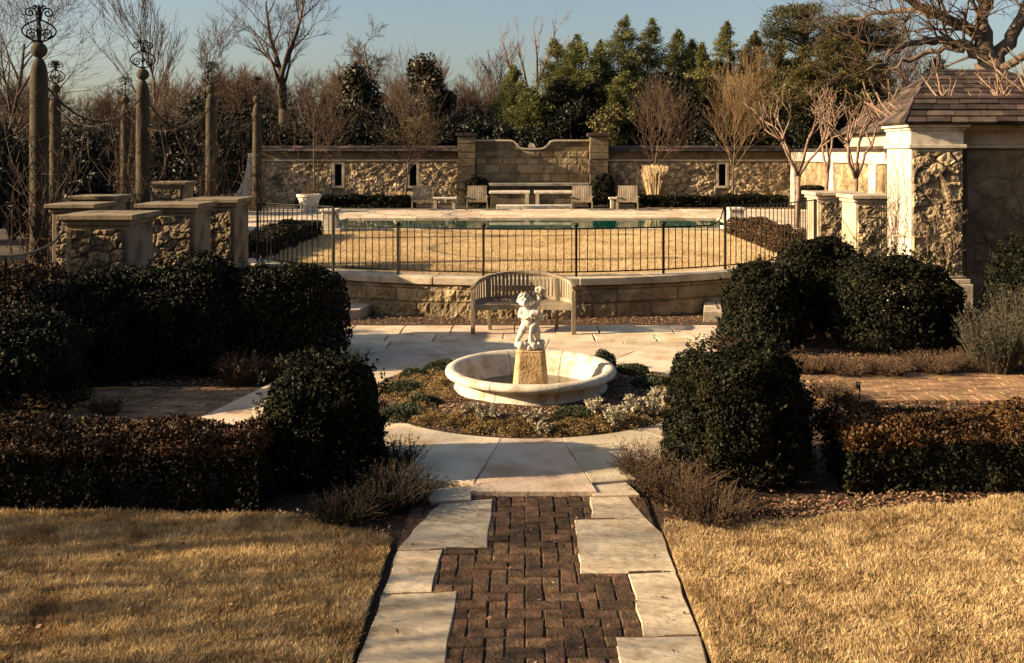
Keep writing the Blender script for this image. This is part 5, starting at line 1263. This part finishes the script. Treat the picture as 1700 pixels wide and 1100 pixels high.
# leafy trees: cloud of leaf sprays along limbs
def plume(name, label, px, D, py, wpx, n, leaf, m, seed, group, droop=-.1, asp=.22, power=.75, low=.08, layers=70, cat='evergreen tree', full=1.0):
    r_ = np.random.default_rng(seed); bx_, by_, bz_ = base(px, D); H = topH(py, D); Rm = wpx * D / FPX / 2; t = thing(name, label, cat, (bx_, by_, bz_), group)
    nb = layers; f = low + (1 - low) * np.sort(r_.random(nb)) ** .62; az = r_.uniform(0, 6.283, nb); L = Rm * np.clip((1 - f) ** power * 1.25, .03, full) * r_.uniform(.5, 1.2, nb)
    bi = r_.choice(nb, n, p=(L + .1) / (L + .1).sum()); s = r_.random(n) ** .55
    dx, dy = np.cos(az[bi]), np.sin(az[bi]); lift = .55 * s * L[bi] - .35 * s ** 2 * L[bi]
    wx, wy = .25 * np.sin(f * 5 + seed), .25 * np.cos(f * 4 + seed)
    P = np.stack([bx_ + wx[bi] * f[bi] + dx * s * L[bi], by_ + wy[bi] * f[bi] + dy * s * L[bi], bz_ + f[bi] * H + lift], -1) + r_.normal(0, 1, (n, 3)) * (.05 + .10 * L[bi] * (1 - .5 * s))[:, None]
    U = np.stack([dx, dy, np.full(n, droop + .5)], -1) + r_.normal(0, .45, (n, 3))
    link_mesh('crown', leaf_mesh('crown', P, np.stack([dx * .4, dy * .4, np.ones(n)], -1), leaf, leaf * asp, r_, .4, U, .75), m, t)
    b = MB(); b.tube([(bx_, by_, bz_), (bx_ + .2 * math.sin(2.5 + seed) * .5, by_, bz_ + H * .5), (bx_, by_, bz_ + H * .97)], [.10, .07, .015], 6)
    for i in range(0, nb, 2): b.tube([(bx_, by_, bz_ + f[i] * H), (bx_ + math.cos(az[i]) * L[i] * .8, by_ + math.sin(az[i]) * L[i] * .8, bz_ + f[i] * H + .25 * L[i])], [.02, .006], 3)
    b.build('trunk', BARK, t)
    return t
EV = 'tall evergreens behind the wall fountain'
ev = [(848, 47, 108, 70, 'light green narrow evergreen right of the dense bare tree', BAMB), (925, 50, 66, 90, 'green feathery evergreen at the left end of the tall group', BAMB), (965, 49, 58, 90, 'pointed evergreen right of the vase shaped bare tree', BAMB), (1000, 51, 68, 70, 'smaller pointed evergreen left of the tallest one', BAMB),
      (1036, 50, 24, 90, 'tallest feathery evergreen of the group', BAMB), (1076, 51, 30, 80, 'second tallest feathery evergreen with open tip', BAMB), (1122, 50, 50, 90, 'bushy evergreen right of the two tallest', BAMB), (1150, 52, 66, 80, 'dark evergreen in the middle of the gap before the twiggy ochre tree', CONIF),
      (1172, 49, 74, 60, 'small pale tipped evergreen beside the twiggy ochre tree', BAMB), (1212, 53, 36, 70, 'feathery evergreen rising over the twiggy ochre tree', BAMB), (1252, 52, 52, 80, 'olive evergreen right of the twiggy ochre tree', CONIF),
      (1290, 50, 62, 90, 'olive conifer left of the umbrella pine trunk', CONIF), (1325, 52, 78, 90, 'olive conifer below the umbrella pine', CONIF), (1378, 47, 44, 100, 'pointed golden olive conifer between the two pines', CONIF), (1425, 50, 60, 90, 'olive conifer below the right pine', CONIF), (1345, 46, 100, 110, 'broad olive conifer above the crape myrtles', CONIF), (1460, 48, 100, 90, 'olive conifer left of the pavilion roof', CONIF), (1555, 56, 92, 90, 'green conifer peeping over the pavilion ridge', CONIF)]
for i, (px, D_, py, wp, lab, m) in enumerate(ev): plume('evergreen_tree', lab, px, D_, py, wp * 1.9, 24000, .19 if m is BAMB else .15, m, 400 + i, EV, asp=.22 if m is BAMB else .34, layers=190, power=.8, full=.8)
ev2 = [(890, 46, 125), (940, 46, 108), (985, 46.5, 112), (1030, 46, 98), (1068, 46.5, 105), (1108, 46, 92), (1150, 46.5, 104), (1195, 46, 118), (1240, 46.5, 106), (1285, 46, 118), (1320, 45.5, 132), (1400, 46, 118), (1440, 45.5, 134)]
for i, (px, D_, py) in enumerate([(a, b_, c + 22) for a, b_, c in ev2]): plume('evergreen_tree', 'shorter dense evergreen ' + ['right of the narrow light green one', 'below the left end of the tall group', 'below the pointed one right of the vase shaped tree', 'below the tallest feathery one', 'below the second tallest feathery one', 'below the bushy one right of the tallest', 'in the dark gap between the two right twiggy trees', 'left of the twiggy ochre tree crown', 'right of the twiggy ochre tree crown', 'below the umbrella pine at its left', 'behind the leftmost crape myrtle', 'below the golden olive conifer', 'behind the crape myrtle nearest the gate pier'][i], px, D_, py, 150, 15000, .19, BAMB if i % 3 == 0 else CONIF if i > 7 else HOLLY, 440 + i, EV, asp=.3, layers=100, power=.6, full=.8)
# rounded dark leafy masses, one shrub each
def leafy(name, label, px, D, py, wpx, n, leaf, m, seed, group, cat='evergreen shrub', z0=TZ, amp=.3, trunk=True):
    r_ = np.random.default_rng(seed); bx_, by_, _ = base(px, D); H = CZ - (py - HY) * D / FPX - z0; Rm = wpx * D / FPX / 2; t = thing(name, label, cat, (bx_, by_, z0), group)
    k = max(10, int(26 * Rm)); d = unit(r_.normal(size=(k, 3))); cc = d * np.array([Rm * .72, Rm * .72, H * .42]) * r_.uniform(.45, 1.0, (k, 1)) * (1 + amp * lump(d, r_))[:, None] + np.array([bx_, by_, z0 + H * .55])
    i = r_.integers(0, k, n); dd = unit(r_.normal(size=(n, 3))); P = cc[i] + dd * (Rm * .32 * r_.random(n) ** .4)[:, None] * np.array([1, 1, .8]); kk = P[:, 2] > z0
    link_mesh('crown', leaf_mesh('crown', P[kk], (dd + np.array([0, 0, .4]))[kk], leaf, leaf * .5, r_, .45), m, t)
    b = MB()
    for j in range(6): b.tube([(bx_, by_, z0), tuple(cc[j])], [.06, .02], 5)
    b.build('trunk', BARKD, t)
    return t
MG = 'dark magnolias behind the wall'
def magnolia(label, px, D, py, wpx, seed, n=9000):
    r_ = np.random.default_rng(seed); bx_, by_, bz_ = base(px, D); H = topH(py, D); Rm = wpx * D / FPX / 2; t = thing('magnolia_tree', label, 'magnolia', (bx_, by_, bz_), MG); k = 70
    f = r_.uniform(.12, 1, k) ; az = r_.uniform(0, 6.28, k); rr_ = Rm * np.clip(1.15 * (1 - f) ** .6 + .12, .1, 1) * r_.uniform(.35, 1, k)
    cc = np.stack([bx_ + np.cos(az) * rr_ + .4 * np.sin(f * 6 + seed), by_ + np.sin(az) * rr_, bz_ + f * H * .95], -1); i = r_.integers(0, k, n); dd = unit(r_.normal(size=(n, 3)))
    P = cc[i] + dd * (r_.random(n) ** .5 * .55)[:, None]
    link_mesh('crown', leaf_mesh('crown', P, dd + np.array([0, 0, .3]), .24, .11, r_, .5), MAGN, t); b = MB(); b.tube([(bx_, by_, bz_), (bx_, by_, bz_ + H * .9)], [.14, .03], 6)
    for j in range(0, k, 2): b.tube([(bx_, by_, cc[j][2] - .3), tuple(cc[j])], [.03, .01], 4)
    b.build('trunk', BARKD, t)
magnolia('dark glossy magnolia with square top right of the twiggy left tree', 585, 47, 104, 100, 3); magnolia('dark pointed magnolia above the wall left of the wall fountain', 716, 47, 90, 110, 5, 10000)
HO = 'dark glossy shrubs behind the wall and columns'
hs_ = [(450, 44, 190, 120, 'dark shrub behind the left end of the wall'), (520, 45, 175, 130, 'brown dark shrub behind the twiggy left tree'), (620, 44.5, 170, 130, 'dark shrub behind the wall between the two slit windows'), (690, 44, 178, 110, 'dark olive shrub behind the wall near its right slit window'), (745, 45, 195, 100, 'black shrub behind the left pier of the wall fountain'),
       (815, 44.5, 188, 120, 'dark shrub over the left half of the wall fountain'), (880, 44, 195, 120, 'black shrub behind the scoop of the wall fountain'), (950, 45, 150, 130, 'dark shrub right of the scoop of the wall fountain'), (1010, 44, 180, 120, 'sunlit olive shrub behind the right pier of the wall fountain'), (1070, 46, 120, 150, 'dark shrub mass behind the vase shaped tree'), (1140, 45, 125, 150, 'black shrub mass between vase shaped and ochre trees'),
       (1190, 44, 180, 120, 'dark shrub behind the right wall run near its slit window'), (1265, 45, 150, 130, 'dark shrub behind the right end of the wall'), (1330, 44.5, 170, 130, 'dark shrub behind the sunlit side wall'), (1420, 45, 160, 120, 'black shrub left of the pavilion roof'), (1225, 46, 110, 130, 'dark olive mass below the ochre twiggy tree top')]
for i, (px, D_, py, wp, lab) in enumerate(hs_): leafy('evergreen_shrub', lab, px, D_, py, wp, 7500, .16, HOLLY if i not in (3, 8, 15, 12) else CONIF, 500 + i, HO)
hd = [(235, 175, 'at the left under the sky gap'), (310, 165, 'behind the third front column'), (380, 172, 'left of the fourth front column'), (455, 160, 'under the V forked tree'), (535, 165, 'left of the square topped magnolia'), (640, 168, 'between the two magnolias'), (775, 175, 'right of the pointed magnolia'), (150, 195, 'below the back row rope')]
for i, (px, py, lab) in enumerate(hd): leafy('evergreen_shrub', 'dark far shrub mass ' + lab, px, 52, py, 170, 4200, .24, HOLLY, 520 + i, HO)
hl = [(-30, 30, 200, 190, 'black glossy shrub at the far left edge behind the nearest column'), (60, 33, 205, 150, 'black glossy shrub between the nearest column and the back row'), (135, 38, 225, 130, 'brownish shrub under the sagging ropes'), (190, 40, 180, 110, 'dark shrub reaching up behind the back row column'), (285, 40, 190, 120, 'black glossy shrub behind the second front column'), (330, 44, 150, 110, 'dark shrub behind the third front column'), (390, 42, 200, 100, 'black shrub left of the fourth front column'), (20, 24, 290, 150, 'low black shrub at the foot of the nearest column'), (150, 26, 290, 110, 'low black shrub behind the small far pier'), (330, 33, 265, 120, 'low black shrub behind the third pier cap')]
for i, (px, D_, py, wp, lab) in enumerate(hl): leafy('evergreen_shrub', lab, px, D_, py, wp, 5200, .16, HOLLY, 540 + i, HO)
# pines
def pine(label, px, D, py, wpx, hpx, seed):
    r_ = np.random.default_rng(seed); q = random.Random(seed); bx_, by_, bz_ = base(px, D); H = topH(py, D); Rm = wpx * D / FPX / 2; hc = hpx * D / FPX; t = thing('pine_tree', label, 'pine', (bx_, by_, bz_), 'umbrella pines'); b = MB(); k = 46; cc = []
    b.tube([(bx_, by_, bz_), (bx_ + .2, by_, bz_ + H * .5), (bx_, by_, bz_ + H * .97)], [.24, .17, .05], 7)
    for j in range(k):
        a = q.uniform(0, 6.28); s = math.sqrt(q.random()); z = bz_ + H - hc * (.12 + .88 * q.random() ** 1.1) ; e = Rm * s * (1 - .35 * max(0, (z - (bz_ + H - hc * .4)) / hc)); c = (bx_ + math.cos(a) * e, by_ + math.sin(a) * e, z - .25 * s * hc * .3); cc.append(c)
        b.tube([(bx_, by_, z - hc * .35 * (1 - .2 * s)), tuple(Vector((bx_, by_, z - hc * .2)).lerp(Vector(c), .6)), c], [.06, .04, .015], 4)
    b.build('trunk', BARK, t); cc = np.array(cc); n = 12000; i = r_.integers(0, k, n); dd = unit(r_.normal(size=(n, 3)))
    link_mesh('crown', leaf_mesh('crown', cc[i] + dd * (r_.random(n) ** .5)[:, None] * np.array([.75, .75, .38]), dd + np.array([0, 0, .5]), .26, .045, r_, .3, dd + np.array([0, 0, .5]), .6), PINEL, t)
pine('broad umbrella pine against the sky above the conifers', 1338, 54, 2, 130, 85, 1); pine('smaller flat pine partly behind the oak branches', 1432, 56, 22, 110, 60, 2)

# off to the left of the photo: the trees whose shadows streak the lawn and paths
OG = 'trees left of the view that shade the lawn'
s1 = bare_tree('bare_tree', 'tall bare tree far left of the view throwing soft streaks over the lawn', (-28.5, 3.6, 0), 12.6, .30, 61, BARKD, TWIG, group=OG, first=.30, ang=(25, 60), kids=(9, 5, 4, 3), ratio=(.35, .52), minr=.016)
dup(s1, (-31, 5.2, 0), 1.4, .98, label='second tall bare tree far left of the view', group=OG)
dup(s1, (-16.5, 5.4, 0), 2.7, .56, label='smaller bare tree left of the view near the lawn', group=OG)
dup(s1, (-18.5, 4.4, 0), 3.7, .62, label='second smaller bare tree left of the view near the lawn', group=OG)
s3 = bare_tree('bare_tree', 'upright young tree in the row left of the view striping the lawn', (-9.5, 3.9, 0), 4.2, .085, 67, BARKD, TWIG, group=OG, first=.4, ang=(10, 28), kids=(7, 4, 3, 2), ratio=(.35, .55), minr=.012, depth=3)
for i, (x, y, s) in enumerate([(-10.2, 4.5, 1.0), (-9.2, 5.0, .9), (-11.0, 5.4, 1.1), (-9.8, 3.3, 1.05), (-12.0, 4.1, 1.15), (-10.6, 5.9, .95), (-12.5, 5.1, 1.2)]): dup(s3, (x, y, 0), 1.1 * i, s, label='upright young tree ' + ['second', 'third', 'fourth', 'fifth', 'sixth', 'seventh', 'eighth'][i] + ' in the row left of the view', group=OG)
dup(s1, (-15.5, 6.2, 0), 5.0, .50, label='third smaller bare tree left of the view near the lawn', group=OG)
dup(s1, (-14.6, 5.0, 0), .6, .44, label='lowest bare tree left of the view near the lawn', group=OG)
for i, (x, y, h) in enumerate([(-14.0, 10.5, 5.2), (-15.2, 12.4, 5.6), (-14.6, 15.3, 4.0), (-16.5, 18.5, 5.6), (-19.5, 22.5, 6.2)]):
    leafy('evergreen_shrub', ['first', 'second', 'third', 'fourth', 'fifth'][i] + ' tall holly of the row outside the left edge shading the piers', x * FPX / y + HX, y, HY - (h - CZ) * FPX / y, 2.8 * FPX / y, 15000, .13, HOLLY, 595 + i, OG, z0=0 if y < 17 else TZ)
leafy('evergreen_shrub', 'tall evergreen outside the left edge shading the hedges', (-9.6) * FPX / 7.6 + HX, 7.6, HY + .0, 1.7 * FPX / 7.6, 14000, .10, HOLLY, 590, OG, z0=0)
leafy('evergreen_shrub', 'second tall evergreen outside the left edge shading the dark bushes', (-10.4) * FPX / 12.0 + HX, 12.0, HY - 60, 2.4 * FPX / 12.0, 14000, .11, HOLLY, 591, OG, z0=0)

# unseen house presumed at the viewer's back, added to cut sky light
t = thing('house', 'unseen brick house behind the viewer, added to block sky light', 'house', (0, -9, 0)); b = MB(); b.box(-16, 16, -12, -3.2, 0, 7.2); b.build('wall', BRICKL, t)
b = MB(); b.add([(-16.6, -12.6, 7.2), (16.6, -12.6, 7.2), (16.6, -2.6, 7.2), (-16.6, -2.6, 7.2), (-11, -7.6, 11), (11, -7.6, 11)], [(0, 1, 5, 4), (1, 2, 5), (2, 3, 4, 5), (3, 0, 4), (3, 2, 1, 0)]); b.build('roof', SLATE, t)
for k in range(-3, 4):
    for z in (1.0, 4.4): b = MB(); b.box(k * 4.2 - .6, k * 4.2 + .6, -3.25, -3.15, z, z + 1.9); b.build('window', DARKIN, t)

for i, (x, y, h) in enumerate([(12.5, 2.0, 8), (14.0, 6.0, 9), (15.0, 10.5, 8.5)]):  # unseen evergreens added off to the right to reduce sky fill
    leafy('evergreen_shrub', ['first', 'second', 'third'][i] + ' tall unseen evergreen added outside the right edge to block sky light', x * FPX / y + HX, y, HY - (h - CZ) * FPX / y, 4.4 * FPX / y, 6000, .34, HOLLY, 620 + i, OG, z0=0)
